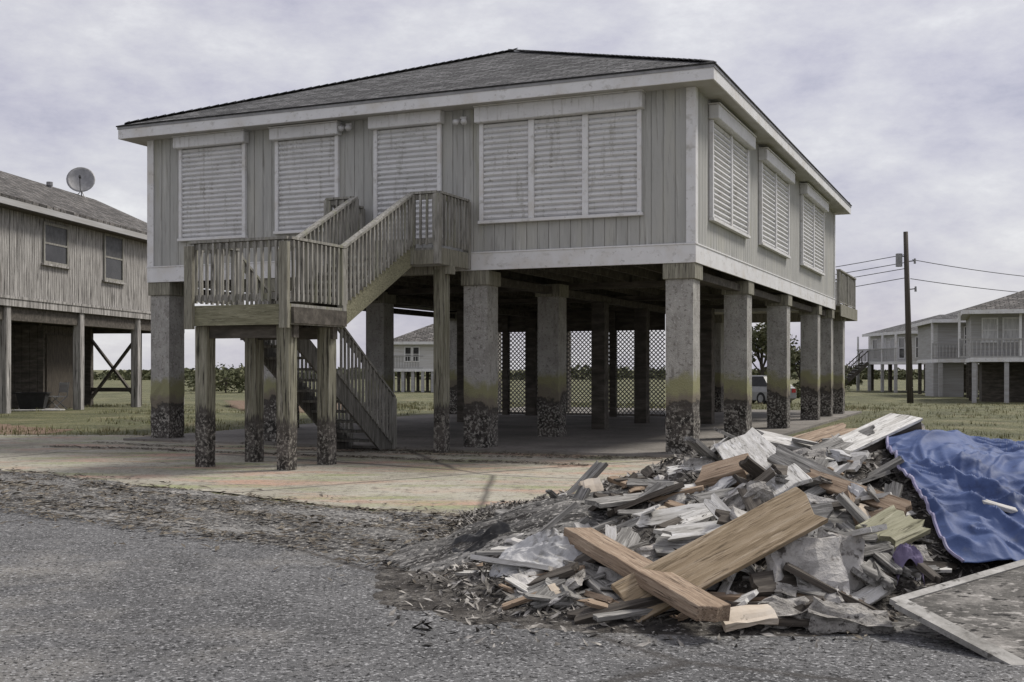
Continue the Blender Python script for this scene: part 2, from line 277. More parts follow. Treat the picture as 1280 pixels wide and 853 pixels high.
# ------------------------------------------------------------------ ground, road, driveway
def sheet(name, poly, z, mat, sub=0, wob=0, kind='structure', thick=0):
    bm = bmesh.new(); pts = []
    n = len(poly)
    for i in range(n):
        a, b = Vector((*poly[i], 0)), Vector((*poly[(i + 1) % n], 0)); k = max(1, int((b - a).length / .12)) if wob else 1
        for j in range(k):
            p = a.lerp(b, j / k)
            if wob and (b - a).length < 40: p += Vector((noise.noise(p * 1.7), noise.noise(p * 1.7 + Vector((9, 0, 0))), 0)) * wob + Vector((noise.noise(p * 6), noise.noise(p * 6 + Vector((0, 9, 0))), 0)) * wob * .4
            pts.append(p)
    vs = [bm.verts.new((p.x, p.y, z)) for p in pts]; f = bm.faces.new(vs)
    if f.normal.z < 0: f.normal_flip()
    if thick:
        r = bmesh.ops.extrude_face_region(bm, geom=[f]); 
        for v in [e for e in r['geom'] if isinstance(e, bmesh.types.BMVert)]: v.co.z -= thick
    bmesh.ops.recalc_face_normals(bm, faces=bm.faces)
    bmesh.ops.triangulate(bm, faces=[q for q in bm.faces if len(q.verts) > 4])
    if not thick:
        for q in bm.faces:
            q.normal_update()
            if q.normal.z < 0: q.normal_flip()
    m = bpy.data.meshes.new(name); bm.to_mesh(m); bm.free(); m.materials.append(mat)
    o = bpy.data.objects.new(name, m); COL.objects.link(o); tag(o, kind=kind); return o

xs = [-900, -300, -120] + list(np.linspace(-60, 60, 61)) + [120, 300, 900]; ys = [-40, -10] + list(np.linspace(0, 80, 81)) + [110, 150, 250, 500, 1500]
mb = MB(); mb.v = [Vector((x, y, gz(y) + (noise.noise(Vector((x * .15, y * .15, 0))) * .05 if y > 40 else 0))) for y in ys for x in xs]; nx = len(xs)
mb.f = [(j * nx + i, j * nx + i + 1, (j + 1) * nx + i + 1, (j + 1) * nx + i) for j in range(len(ys) - 1) for i in range(nx - 1)]
tag(mb.build('ground', M['grass']), kind='structure')
RP, RD = Vector((-4.85, 12.05)), Vector((.791, -.611)); RN = Vector((-.611, -.791))
def road_pt(t, n): q = RP + RD * t + RN * n; return (q.x, q.y)
edge = [road_pt(t, -.05) for t in np.linspace(-30, 24, 28)]
sheet('road', [road_pt(-200, 0)] + edge + [road_pt(200, 0), road_pt(200, 8), road_pt(-200, 8)], .008, M['asphalt'], wob=.14)
drive = [(-26, 28), (-17, 21.2), (-12, 18.6), (-6.9, 15.5), (-3.9, 13.7), (-1.3, 11.6), (.6, 10.3), (3.2, 10.2), (4.9, 13.5), (5.4, 17.2), (4.4, 19.2), (-4, 21), (-8, 24.8), (-13, 25.0), (-20, 29)]
sheet('driveway', drive, .014, M['concrete'], wob=.10)
p4 = [HF.world((x, y, 0)) for x, y in ((-11.55, -.35), (.3, -.35), (.3, 20.8), (-11.55, 20.8))]
sheet('house_slab', [(p.x, p.y) for p in p4], .055, M['slab'], thick=.12)

# verge: a bumpy strip of mud and leaf litter between driveway and road
def verge_h(t, n):
    p = Vector((t, n, 0)); e = min(1, max(0, (n + 2.0) / .5)) * min(1, max(0, (.35 - n) / .5))
    return e * (.035 + .05 * noise.fractal(Vector((t * .9, n * 3.2, 1)), 1, 2.1, 5) + .022 * noise.noise(Vector((t * 7, n * 11, 3))))
vb = MB(); ts = np.linspace(-26, 14, 400); ns = np.linspace(-2.9, .35, 50)
def verge_back(t): return -1.72 + .12 * math.sin(t * .35 + .6) + .14 * noise.noise(Vector((t, 0, 0)))
for n_ in ns:
    for t in ts:
        q = road_pt(t, max(n_, verge_back(t)) if n_ < -1.2 else n_ + .12 * noise.noise(Vector((t * 1.3, 2, 0)))); vb.v.append(Vector((t, -(max(n_, verge_back(t)) if n_ < -1.2 else n_ + .12 * noise.noise(Vector((t * 1.3, 2, 0)))), max(.0, verge_h(t, n_)) + .010)))
vb.f = [(j * 400 + i, j * 400 + i + 1, (j + 1) * 400 + i + 1, (j + 1) * 400 + i) for j in range(49) for i in range(399)]
tag(vb.build('muddy_verge', M['mud'], None, (RP.x, RP.y, 0), (0, 0, math.atan2(RD.y, RD.x)), smooth=True), kind='structure')

def flakes(name, pts, size, mat, label, cat, flat=.25, sliver=1):
    """many little bent leaf- or chip-shaped faces as one stuff object"""
    b = MB()
    for p in pts:
        a = rng.random() * 6.3; s = size * rng.uniform(.5, 1.5); l = s * rng.uniform(1, sliver)
        d = Vector((math.cos(a), math.sin(a), rng.uniform(-flat, flat))); e = Vector((-math.sin(a), math.cos(a), rng.uniform(-flat, flat)))
        q = Vector(p); b.add([q - d * l, q + e * s * .5, q + d * l, q - e * s * .5 + Vector((0, 0, s * .25))], [(0, 1, 2), (0, 2, 3)])
    return tag(b.build(name, mat, fix=False), label, cat, kind='stuff')
M['leaf_dead'] = material('dead_leaf', [(.3, (.03, .024, .018)), (.5, (.10, .085, .065)), (.7, (.27, .24, .19))], scale=9, bump=0)
pts = []
for _ in range(17000):
    t = rng.uniform(-16, 9); n = rng.uniform(-1.8, .6) if rng.random() < .85 else rng.uniform(-2.3, 1.2)
    if noise.noise(Vector((t * .8, n * 2.5, 5))) > -.12 + .5 * rng.random() - .25: q = road_pt(t, n); pts.append((q[0], q[1], .03 + max(0, verge_h(t, n))))
flakes('leaf_litter', pts, .024, M['leaf_dead'], 'dead leaves and twigs strewn along the muddy road edge', 'leaf litter', sliver=2.6)
pts = []
for _ in range(5200):                               # dark lines of debris the flood left on the concrete
    k = rng.choice([0, 0, 1, 1, 2]); t = rng.uniform(-9, 1.5)
    y = (-.75, -2.3, -1.3)[k] + rng.gauss(0, .10) + .3 * noise.noise(Vector((t * .5, k * 9, 0))); x = t - (2.5 if k else 0)
    if k == 0: x = rng.uniform(-6, 1.5)
    p = HF.world((x, y, 0)); pts.append((p.x, p.y, .03))
flakes('drift_litter', pts, .018, M['leaf_dead'], 'dark drift of twigs and leaves lying in lines on the concrete before the piers', 'leaf litter', sliver=2.6)

# grass tufts
b = MB()
def tuft(x, y, hh):
    z = gz(y)
    for _ in range(4):
        a = rng.random() * 6.3; h = hh * rng.uniform(.5, 1.2); r = h * .45; wd = h * .09
        p = Vector((x + rng.uniform(-.08, .08), y + rng.uniform(-.08, .08), z)); d = Vector((math.cos(a), math.sin(a), 0)); e = Vector((-d.y, d.x, 0)) * wd
        b.add([p - e, p + e, p + d * r + Vector((0, 0, h))], [(0, 1, 2)])
for _ in range(9500):
    y = 13 + 42 * rng.random() ** 1.6; x = rng.uniform(2.5, 36)
    lp = HF.local(Vector((x, y, 0)))
    if lp.x < .6 and lp.y < 21.5: continue
    if x < 6 and y < 18: continue
    if noise.noise(Vector((x * .3, y * .3, 0))) < -.25: continue
    tuft(x, y, rng.uniform(.05, .13))
for _ in range(5200):
    y = 24.5 + 30 * rng.random() ** 1.4; x = rng.uniform(-22, -3); lp = HF.local(Vector((x, y, 0)))
    if lp.x > -11.8 and lp.y < 21.5: continue
    if noise.noise(Vector((x * .25, y * .25, 4))) < 0: continue
    tuft(x, y, rng.uniform(.05, .14))
for _ in range(2500):
    y = rng.uniform(40, 58); x = rng.uniform(-8, 14); tuft(x, y, rng.uniform(.06, .16))
tag(b.build('grass', M['blade'], fix=False), 'short rough grass growing over the fields beside and behind the house', 'grass', kind='stuff')
M['soil'] = material('reddish_soil', [(.3, (.12, .075, .05)), (.5, (.20, .135, .095)), (.7, (.28, .22, .16))], scale=1.5, stretch=(.6, 1.8, 1), detail=12, bump=.9, bscale=14, bdist=.05, fine=[((.09, .10, .045), 5, .54, .66), ((.04, .03, .025), 20, .56, .68)], roughness=.72)
sheet('bare_soil', [(-22, 27.5), (-15.5, 25.4), (-10.4, 25.2), (-10.2, 27), (-12, 28.5), (-14.2, 31), (-24, 34)], .006, M['soil'], wob=.3)
sheet('bare_soil', [(-9.5, 40), (-6, 37), (-5, 44), (-8, 52), (-13, 52)], .006, M['soil'], wob=.4)

# ------------------------------------------------------------------ the raised house
C0 = (HF.o.x, HF.o.y, 0)
H = thing('raised_house', 'large grey grooved-board house raised on stucco piers, with closed white roll shutters', 'house', C0, HF.rz)
def grooved_wall(path, z0, z1, pitch, gw, gd):
    """vertical-groove siding along a closed clockwise-from-above path given as local 2D points"""
    mb = MB(); cols = []
    for (a, c) in zip(path, path[1:] + path[:1]):
        a, c = Vector((*a, 0)), Vector((*c, 0)); L_ = (c - a).length; d = (c - a) / L_; nn = Vector((-d.y, d.x, 0)); k = 0
        cols.append(a)
        s_ = pitch * .6
        while s_ < L_ - .05:
            for ds, dn in ((-gw / 2, 0), (-gw / 2 + .003, gd), (gw / 2 - .003, gd), (gw / 2, 0)): cols.append(a + d * (s_ + ds) + nn * dn)
            s_ += pitch
    n = len(cols)
    for p in cols: mb.v += [Vector((p.x, p.y, z0)), Vector((p.x, p.y, z1))]
    mb.f = [(2 * i, 2 * ((i + 1) % n), 2 * ((i + 1) % n) + 1, 2 * i + 1) for i in range(n)]
    return mb
# path runs so that its left normal points inwards
wall = grooved_wall([(-W_, 0), (0, 0), (0, D_), (-W_, D_)], Z_BT - .02, Z_SO, .203, .016, .014).build('wall', M['siding'], H, fix=False)
mb = MB(); t = .03
mb.box(-W_ - t, t, -t, .0, Z_BB, Z_BT).box(0, t, .0, D_ + t, Z_BB, Z_BT).box(-W_ - t, -W_, .0, D_ + t, Z_BB, Z_BT).box(-W_, 0, D_, D_ + t, Z_BB, Z_BT)
mb.box(-W_ - t - .012, t + .012, -t - .012, -t + .004, Z_BT - .004, Z_BT + .022).box(t - .004, t + .012, -t + .004, D_ + t, Z_BT - .004, Z_BT + .022)
mb.build('rim_band', M['trim'], H, bevel=.004)
for (sx, sy) in ((0, 0), (-W_, 0), (0, D_), (-W_, D_)):
    mb = MB(); ox, oy = (1 if sx == 0 else -1), (-1 if sy == 0 else 1); q = .028; wd = .13
    mb.box(*sorted((sx + ox * q, sx - ox * wd)), *sorted((sy + oy * q, sy)), Z_BT + .024, Z_SO - .002)
    mb.box(*sorted((sx + ox * q, sx)), *sorted((sy, sy - oy * wd)), Z_BT + .024, Z_SO - .002)
    mb.build('corner_trim', M['trim'], H, bevel=.003)
# roof
OV = .42; x0, x1, y0, y1 = -W_ - OV, OV, -OV, D_ + OV; ze, zr = 6.29, 8.66; hw = (x1 - x0) / 2; xm = (x0 + x1) / 2
rf = MB(); ex = .03
rf.add([(x0 - ex, y0 - ex, ze), (x1 + ex, y0 - ex, ze), (x1 + ex, y1 + ex, ze), (x0 - ex, y1 + ex, ze), (xm, y0 + hw, zr), (xm, y1 - hw, zr)], [(0, 1, 4), (1, 2, 5, 4), (2, 3, 5), (3, 0, 4, 5)])
rf.add([(x0 - ex, y0 - ex, ze - .02), (x1 + ex, y0 - ex, ze - .02), (x1 + ex, y1 + ex, ze - .02), (x0 - ex, y1 + ex, ze - .02)], [(3, 2, 1, 0)])
bi = len(rf.v) - 4
rf.f += [(0, bi, bi + 1, 1), (1, bi + 1, bi + 2, 2), (2, bi + 2, bi + 3, 3), (3, bi + 3, bi, 0)]
roof = rf.build('roof', M['shingle'], H, uv=True, fix=False)
cap = MB()
for a, c in (((x0, y0, ze), (xm, y0 + hw, zr)), ((x1, y0, ze), (xm, y0 + hw, zr)), ((x1, y1, ze), (xm, y1 - hw, zr)), ((x0, y1, ze), (xm, y1 - hw, zr)), ((xm, y0 + hw, zr), (xm, y1 - hw, zr))):
    a, c = Vector(a), Vector(c); n = int((c - a).length / .18)
    for i in range(n):
        p, q = a.lerp(c, max(i, .7) / n), a.lerp(c, (i + 1.25) / n); cap.bar(p + Vector((0, 0, .012)), q + Vector((0, 0, .03)), .26, .012)
cap.build('ridge_cap', M['shingle'], roof, uv=True)
fa = MB(); f0 = Z_SO - .01; f1 = ze - .022
fa.box(x0, x1, y0, y0 + .03, f0, f1).box(x0, x1, y1 - .03, y1, f0, f1).box(x0, x0 + .03, y0 + .03, y1 - .03, f0, f1).box(x1 - .03, x1, y0 + .03, y1 - .03, f0, f1)
fa.build('fascia', M['trim'], H, bevel=.004)
de = MB(); de.box(x0 - .012, x1 + .012, y0 - .012, y0 - .001, f1 - .05, f1 - .002).box(x1 + .001, x1 + .012, y0 - .012, y1, f1 - .05, f1 - .002)
de.build('drip_edge', M['metal'], H)
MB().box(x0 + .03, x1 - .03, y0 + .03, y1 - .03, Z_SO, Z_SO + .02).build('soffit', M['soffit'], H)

# shutters: given by photo corners on the wall plane (front: local y = 0, side: local x = 0)
def shutter(axis, u0, u1, z0, z1, panels, hood=.24, label=None):
    """u along the wall, out = away from the wall"""
    def P(u, o_, z): return (u, -o_, z) if axis == 1 else (o_, u, z)
    def BX(mb, ua, ub, oa, ob, za, zb):
        a, b_ = P(ua, oa, za), P(ub, ob, zb); mb.box(*sorted((a[0], b_[0])), *sorted((a[1], b_[1])), *sorted((a[2], b_[2])))
    hood_o = MB(); BX(hood_o, u0 - .05, u1 + .05, .004, .19, z1 - hood, z1)
    s = hood_o.build('roll_shutter', M['shutter'], H, bevel=.012)
    cp = MB(); BX(cp, u0 - .06, u1 + .06, .006, .205, z1 + .002, z1 + .022); cp.build('hood_flashing', M['trim'], s)
    fr = MB(); gwid = .075
    us = [u0 + (u1 - u0) * i / panels for i in range(panels + 1)]
    for i, u in enumerate(us):
        a = u if i == 0 else (u - gwid if i == panels else u - gwid * .7); b_ = a + (gwid if i in (0, panels) else gwid * 1.4)
        BX(fr, a, b_, .005, .075, z0, z1 - hood - .002)
    BX(fr, u0 - .02, u1 + .02, .006, .095, z0 - .055, z0 - .002)
    fr.build('guide_frame', M['trim'], s, bevel=.004)
    for i in range(panels):
        a = us[i] + (gwid if i == 0 else gwid * .7) + .002; b_ = us[i + 1] - (gwid if i == panels - 1 else gwid * .7) - .002
        # corrugated curtain of interlocking slats
        mb = MB(); zb, zt = z0 + .004, z1 - hood - .004; n = max(6, int((zt - zb) / .092)); prof = []
        for k in range(n):
            z = zb + (zt - zb) * k / n; h = (zt - zb) / n
            prof += [(.006, z + .001), (.006, z + h * .16), (.034, z + h * .22), (.056, z + h * .5), (.050, z + h * .82), (.012, z + h * .99)]
        m_ = len(prof); vs = [P(a, o_, z) for o_, z in prof] + [P(b_, o_, z) for o_, z in prof]
        mb.add(vs, [(k, k + 1, m_ + k + 1, m_ + k) for k in range(m_ - 1)])
        mb.add([P(a, .012, zb), P(b_, .012, zb), P(b_, .012, zt), P(a, .012, zt)], [(0, 1, 2, 3)])
        mb.build('slat_curtain', M['shutter'], s)
    return s
def fz(px, py): p = HF.hit(px, py, 1, 0); return p.x, p.z
def sz(px, py): p = HF.hit(px, py, 0, 0); return p.y, p.z
def front_sh(l, r, yt, yb, panels, hood):            # photo: left px, right px, top y at left, bottom y at left
    a, zt = fz(l, yt); b_, _ = fz(r, yt); _, zb = fz(l, yb); return shutter(1, a, b_, zb, zt, panels, hood)
front_sh(226, 309, 174, 299, 1, .22); front_sh(346, 425, 163, 290, 1, .22); front_sh(469, 553, 148, 298, 1, .23); front_sh(601, 803, 137, 277, 3, .27)
def side_sh(l, r, yt, yb, panels, hood):
    a, zt = sz(l, yt); b_, _ = sz(r, yt); _, zb = sz(l, yb); return shutter(0, a, b_, zb, zt, panels, hood)
side_sh(886, 932, 132, 272, 2, .24); side_sh(948, 983, 187, 303, 2, .24); side_sh(1000, 1027, 231, 329, 2, .24)

# wall lamps and little boxes
for px, py in ((437, 158), (580, 150)):
    x, z = fz(px, py); mb = MB(); mb.box(x - .06, x + .06, -.05, -.004, z - .05, z + .05)
    l = mb.build('security_lamp', M['trim'], H, bevel=.008)
    for s in (-1, 1):
        mb = MB(); mb.tube([(x + s * .03, -.05, z - .01), (x + s * .07, -.13, z - .05), (x + s * .085, -.19, z - .08)], [.02, .045, .058], 10); mb.build('bulb', M['lamp_clear'], l, smooth=True)
x, z = fz(437, 258); MB().box(x - .05, x + .05, -.07, -.004, z - .08, z + .08).build('meter_box', M['metal'], H, bevel=.006)

# piers with timber caps
def pier(x, y, s=.46, capw=.54):
    n = 7; mb = MB(); hh = s / 2; zt = Z_BB - .31; rows = []
    zs = [0, .1, .2, .35, .5, .65, .8, .95, 1.1, 1.4, zt]
    vs = []
    for z in zs:
        rough = .018 if z < .98 else .003
        for i in range(16):
            sd, k = divmod(i, 4); u = -hh + s * k / 4
            q = ((u, -hh), (hh, u), (-u, hh), (-hh, -u))[sd]
            j = Vector((q[0] * 9 + x * 3, q[1] * 9 + y * 3, z * 7)); vs.append((x + q[0] + noise.noise(j) * rough, y + q[1] + noise.noise(j + Vector((5, 5, 5))) * rough, z + .05))
    fs = [(r * 16 + i, r * 16 + (i + 1) % 16, (r + 1) * 16 + (i + 1) % 16, (r + 1) * 16 + i) for r in range(len(zs) - 1) for i in range(16)]
    fs.append(tuple((len(zs) - 1) * 16 + i for i in range(16)))
    p = mb.add(vs, fs).build('pier', M['pier'], H, fix=False)
    c = capw / 2; MB().box(x - c, x + c, y - c, y + c, zt + .052, Z_BB - .002).build('pier_cap', M['post_wood'], p, bevel=.006)
    return p
for x, ys_ in ((-.26, (.26, 4.5, 8.95, 13.7, 16.25)), (-3.95, (.26, 3.75, 6.8, 10.1, 13.5, 16.25)), (-8.4, (.26, 4.4, 8.85, 13.5, 16.25)), (-10.95, (.26, 4.4, 8.85, 13.5, 16.25)), (-2.3, (10.3,))):
    for y in ys_:
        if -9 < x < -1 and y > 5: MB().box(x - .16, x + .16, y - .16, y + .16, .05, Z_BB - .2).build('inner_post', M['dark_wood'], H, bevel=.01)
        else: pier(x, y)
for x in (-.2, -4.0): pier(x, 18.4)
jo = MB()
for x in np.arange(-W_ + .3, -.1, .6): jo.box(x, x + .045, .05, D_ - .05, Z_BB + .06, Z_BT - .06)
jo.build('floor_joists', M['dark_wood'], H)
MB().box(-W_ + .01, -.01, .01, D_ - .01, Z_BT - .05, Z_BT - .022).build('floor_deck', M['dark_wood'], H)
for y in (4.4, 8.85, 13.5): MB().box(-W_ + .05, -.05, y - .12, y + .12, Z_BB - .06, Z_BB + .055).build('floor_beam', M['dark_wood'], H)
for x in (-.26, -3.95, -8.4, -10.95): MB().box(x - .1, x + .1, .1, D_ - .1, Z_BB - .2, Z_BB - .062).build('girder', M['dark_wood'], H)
# lattice screens under the rear of the house
def lattice(xa, xb, y, z0, z1):
    mb = MB(); h = z1 - z0; wd = .026; s = .125; n = int((xb - xa + h) / s)
    for lay, sg in ((0, 1), (.012, -1)):
        for k in range(n + 1):
            x = xa + k * s - h if sg > 0 else xa + k * s
            a, c = Vector((x, 0, z0)), Vector((x + sg * h, 0, z1))
            ts_ = [0, 1]
            for lim, cmp in ((xa, 1), (xb, -1)):
                tt = (lim - a.x) / (c.x - a.x)
                if (sg > 0) == (cmp > 0): ts_[0] = max(ts_[0], tt)
                else: ts_[1] = min(ts_[1], tt)
            if ts_[1] - ts_[0] < .02: continue
            p, q = a.lerp(c, ts_[0]), a.lerp(c, ts_[1]); mb.bar((p.x, y + lay, p.z), (q.x, y + lay, q.z), wd, .010, (0, 1, 0))
    l = mb.build('lattice_panel', M['lattice'], H)
    MB().box(xa, xb, y - .02, y + .03, z0 - .06, z0).build('lattice_rail', M['slab'], l); MB().box(xa, xb, y - .02, y + .03, z1, z1 + .6).build('header_board', M['dark_wood'], l)
for xa, xb in ((-10.7, -9.3), (-9.2, -7.85), (-7.35, -5.9), (-5.8, -4.3)): lattice(xa, xb, 13.5, .14, 2.55)
for x in (-9.25, -5.85): MB().box(x - .09, x + .09, 13.4, 13.58, .05, Z_BB - .06).build('screen_post', M['dark_wood'], H)
# rear deck
rd = MB(); 
for k in range(28): rd.box(-5, .15, D_ + .05 + k * .142, D_ + .05 + k * .142 + .136, 3.3, 3.34)
rdo = rd.build('rear_deck', M['deck_wood'], H)
MB().box(-5, .19, D_ + 3.99, D_ + 4.03, 3.0, 3.36).box(.152, .19, D_ + .04, D_ + 3.99, 3.0, 3.36).box(-5.04, -5, D_ + .04, D_ + 4, 3.0, 3.36).build('deck_rim', M['post_wood'], rdo)
rr = MB()
for k in range(3): rr.box(.05, .14, D_ + .1 + k * 1.9, D_ + .19 + k * 1.9, 3.34, 4.35)
for k in range(34): rr.box(.085, .12, D_ + .2 + k * .11, D_ + .235 + k * .11, 3.45, 4.3)
for k in range(40): rr.box(-5 + k * .125, -4.965 + k * .125, D_ + 3.93, D_ + 3.965, 3.45, 4.3)
rr.box(.04, .16, D_ + .08, D_ + 4.02, 4.352, 4.39).box(.08, .125, D_ + .1, D_ + 3.98, 3.42, 3.449).box(-5, .04, D_ + 3.9, D_ + 4.02, 4.352, 4.39)
rr.build('deck_railing', M['deck_wood'], rdo)

# ------------------------------------------------------------------ front staircase (own posts, in the house's frame)
SB = (-5.5, -2.6, 0)
ST = thing('wooden_staircase', 'weathered two-flight wooden staircase with railings climbing to the front door of the raised house', 'staircase', HF.world(SB), HF.rz)
def sb(mb, name, mat, parent=None, **k): return mb.build(name, mat, parent or ST, off=SB, **k)
XL, XR, YF, YBk, ZM = -6.22, -4.54, -4.85, -3.45, 2.36
UL, UR, UYT = -5.65, -4.54, -1.24
LL, LR, LYB = -6.3, -5.4, -.35
XT0, XT1 = -6.2, -4.05; ZT = Z_BT
def railing(a, c, base0, base1, hgt=.92, label=None, posts=(True, True), pitch=.115):
    """railing between plan points a, c with floor heights base0, base1"""
    A, Cc = Vector((*a, base0)), Vector((*c, base1)); n = max(2, int(((Cc - A).xy.length) / pitch))
    rl = MB(); up = Vector((0, 0, 1)); rl.bar(A + up * hgt, Cc + up * hgt, .115, .038)
    o = sb(rl, 'railing', M['deck_wood'])
    b2 = MB().bar(A + up * (hgt - .07), Cc + up * (hgt - .07), .04, .085); sb(b2, 'upper_rail', M['deck_wood'], o)
    b3 = MB().bar(A + up * .11, Cc + up * .11, .04, .085); sb(b3, 'lower_rail', M['deck_wood'], o)
    d = (Cc - A).xy.normalized(); side = Vector((d.y, -d.x, 0)) * .034
    for k in range(n):
        p = A.lerp(Cc, (k + .5) / n) + side; j = rng.uniform(-.006, .006)
        b4 = MB().bar(p + Vector((d.x * j, d.y * j, .04)), p + up * (hgt - .03) - Vector((d.x * j, d.y * j, 0)), .036, .034, (d.x, d.y, 0)); sb(b4, 'baluster', M['deck_wood'], o)
    for on, p in zip(posts, (A, Cc)):
        if on: sb(MB().box(p.x - .05, p.x + .05, p.y - .05, p.y + .05, p.z - .28, p.z + hgt - .02), 'newel_post', M['deck_wood'], o)
    return o
# mid landing
dk = MB()
for k in range(10): dk.box(XL, XR, YF + k * .14, YF + k * .14 + .134, ZM - .04, ZM)
sb(dk, 'landing_deck', M['deck_wood'])
sb(MB().box(XL - .04, XR + .04, YF - .042, YF - .002, ZM - .29, ZM - .002), 'landing_rim', M['beam_green'])
sb(MB().box(XR + .002, XR + .042, YF, YBk, ZM - .29, ZM - .002).box(XL - .042, XL - .002, YF, YBk, ZM - .29, ZM - .002).box(XL, XR, YBk, YBk + .04, ZM - .29, ZM - .042), 'landing_frame', M['deck_wood'])
jm = MB()
for k in range(5): x = XL + .2 + k * .38; jm.box(x, x + .045, YF, YBk, ZM - .27, ZM - .045)
jm.box(XL, XR, YF + .13, YF + .25, ZM - .47, ZM - .292).box(XL, XR, YBk - .25, YBk - .13, ZM - .47, ZM - .292)
sb(jm, 'landing_joists', M['dark_wood'])
def stair_post(x, y, zt, s=.205):
    mb = MB(); zs = np.linspace(0, zt, 12); vs = []
    for z in zs:
        rr_ = .012 if z < .9 else .003
        for q in ((-s / 2, -s / 2), (0, -s / 2 - .004), (s / 2, -s / 2), (s / 2 + .004, 0), (s / 2, s / 2), (0, s / 2 + .004), (-s / 2, s / 2), (-s / 2 - .004, 0)):
            j = Vector((q[0] * 8 + x * 5, q[1] * 8 + y * 5, z * 6)); vs.append((x + q[0] + noise.noise(j) * rr_, y + q[1] + noise.noise(j + Vector((3, 3, 3))) * rr_, z))
    mb.add(vs, [(r * 8 + i, r * 8 + (i + 1) % 8, (r + 1) * 8 + (i + 1) % 8, (r + 1) * 8 + i) for r in range(11) for i in range(8)] + [tuple(88 + i for i in range(8))])
    return sb(mb, 'support_post', M['stair_post'], fix=False)
for x, y in ((XL + .11, YF + .17), (XR - .15, YF + .17), (XL + .22, YBk - .19), (XR - .15, YBk - .19)): stair_post(x, y, ZM - .295)
stair_post(-4.2, -.8, ZT - .34, .205)
for x in (XL + .02, XR - .02): sb(MB().box(x - .07, x + .07, YF - .11, YF - .045, ZM - .34, ZM + .86), 'corner_newel', M['post_wood'])
railing((XL, YF), (XR, YF), ZM, ZM, label='front', posts=(False, False))
railing((XR, YF), (XR, YBk), ZM, ZM, posts=(False, True))
railing((XL, YF), (XL, YBk - .3), ZM, ZM, posts=(False, True))
# upper flight
M['shaded_wood'] = material('shaded_stair_wood', [(.30, (.06, .058, .05)), (.5, (.13, .125, .11)), (.68, (.24, .232, .21))], scale=2.2, stretch=(10, 10, 1.0), detail=9, bump=.5, bscale=5, bdist=.01, fine=((.03, .028, .024), 2.8, .57, .70), roughness=.66)  # darker copy of the deck wood, the lower flight's shade put into its colour
def flight(xl, xr, ya, za, yb, zb, n):
    low = zb < za
    rise = (zb - za) / n; run = (yb - ya) / n; tr = MB()
    for k in range(n - (1 if zb > za else 0)):
        z = za + rise * (k + 1); y = ya + run * k
        if zb < za: z = za + rise * (k + .999)
        t_ = MB().box(xl + .05, xr - .05, *sorted((y - .03, y + run + .02)), z - .042, z); sb(t_, 'tread', M['shaded_wood' if low else 'deck_wood'])
    for x in (xl, xr - .045):
        e = Vector((0, ya, za)); q = Vector((0, yb, zb)); s = MB()
        d_ = .06; lo = .31
        s.prism([(x, ya, za + d_), (x, yb, zb + d_), (x, yb, zb - lo), (x, ya, za - lo)], (.045, 0, 0)); sb(s, 'stringer', M['beam_green'] if x > xl and zb > za else M['shaded_wood'], rot=None)
flight(UL, UR, YBk, ZM, UYT, ZT, 7)
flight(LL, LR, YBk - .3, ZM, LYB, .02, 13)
railing((UR, YBk), (UR, UYT), ZM, ZT, posts=(False, True)); railing((UL, YBk), (UL, UYT), ZM, ZT, posts=(True, True))
railing((LR, -2.2), (LR, LYB), ZM + (.02 - ZM) * (-2.2 - YBk + .3) / (LYB - YBk + .3), .02, posts=(False, True)); railing((LL, YBk - .3), (LL, LYB), ZM, .02, posts=(False, True))
# top landing
dk = MB()
for k in range(9): dk.box(XT0, XT1, UYT + k * .134, UYT + k * .134 + .128, ZT - .04, ZT)
sb(dk, 'top_deck', M['deck_wood'])
sb(MB().box(XT0, XT1, UYT - .04, UYT - .002, ZT - .28, ZT - .042).box(XT1 + .002, XT1 + .04, UYT - .04, -.045, ZT - .28, ZT - .002).box(XT0 - .04, XT0 - .002, UYT - .04, -.045, ZT - .28, ZT - .002).box(XT0 + .1, XT1 + .06, -.9, -.7, ZT - .42, ZT - .282), 'top_frame', M['post_wood'])
railing((UR, UYT), (XT1, UYT), ZT, ZT, posts=(False, True)); railing((XT1, UYT), (XT1, -.1), ZT, ZT, posts=(False, True))
railing((XT0, UYT), (UL, UYT), ZT, ZT, posts=(True, False)); railing((XT0, UYT), (XT0, -.1), ZT, ZT, posts=(False, True))

# ------------------------------------------------------------------ weathered house on the left
LF = Frame(-16.3, 37, -math.atan2(.12, .993))
LH = thing('timber_house', 'weathered bare board house on timber posts with a dark shingle roof', 'house', LF.o, LF.rz)
Y0, Y1, XW, ZF, ZE2 = -8, 14.5, -9, 3.78, 7.0
def lz(px, py, x=0): return LF.hit(px, py, 0, x)
grooved_wall([(XW, Y0), (0, Y0), (0, Y1), (XW, Y1)], ZF, ZE2, .15, .02, .02).build('wall', M['old_siding'], LH, fix=False)
zrL = 9.15; xo = .5; ridge = -4.5; sl = (zrL - ZE2 - .15) / 4.5; zeo = ZE2 + .15 - sl * xo
mb = MB(); prof = [(xo, zeo), (ridge, zrL), (XW - xo, zeo), (XW - xo, zeo - .1), (ridge, zrL - .1), (xo, zeo - .1)]
mb.prism([(x, Y0 - .4, z) for x, z in prof], (0, Y1 - Y0 + .8, 0)); lroof = mb.build('roof', M['shingle_brown'], LH, uv=True)
MB().prism([(0, Y0 + .02, ZE2), (XW, Y0 + .02, ZE2), (ridge, Y0 + .02, zrL - .12)], (0, .05, 0)).build('gable', M['old_siding'], LH)
MB().prism([(0, Y1 - .07, ZE2), (XW, Y1 - .07, ZE2), (ridge, Y1 - .07, zrL - .12)], (0, .05, 0)).build('gable', M['old_siding'], LH)
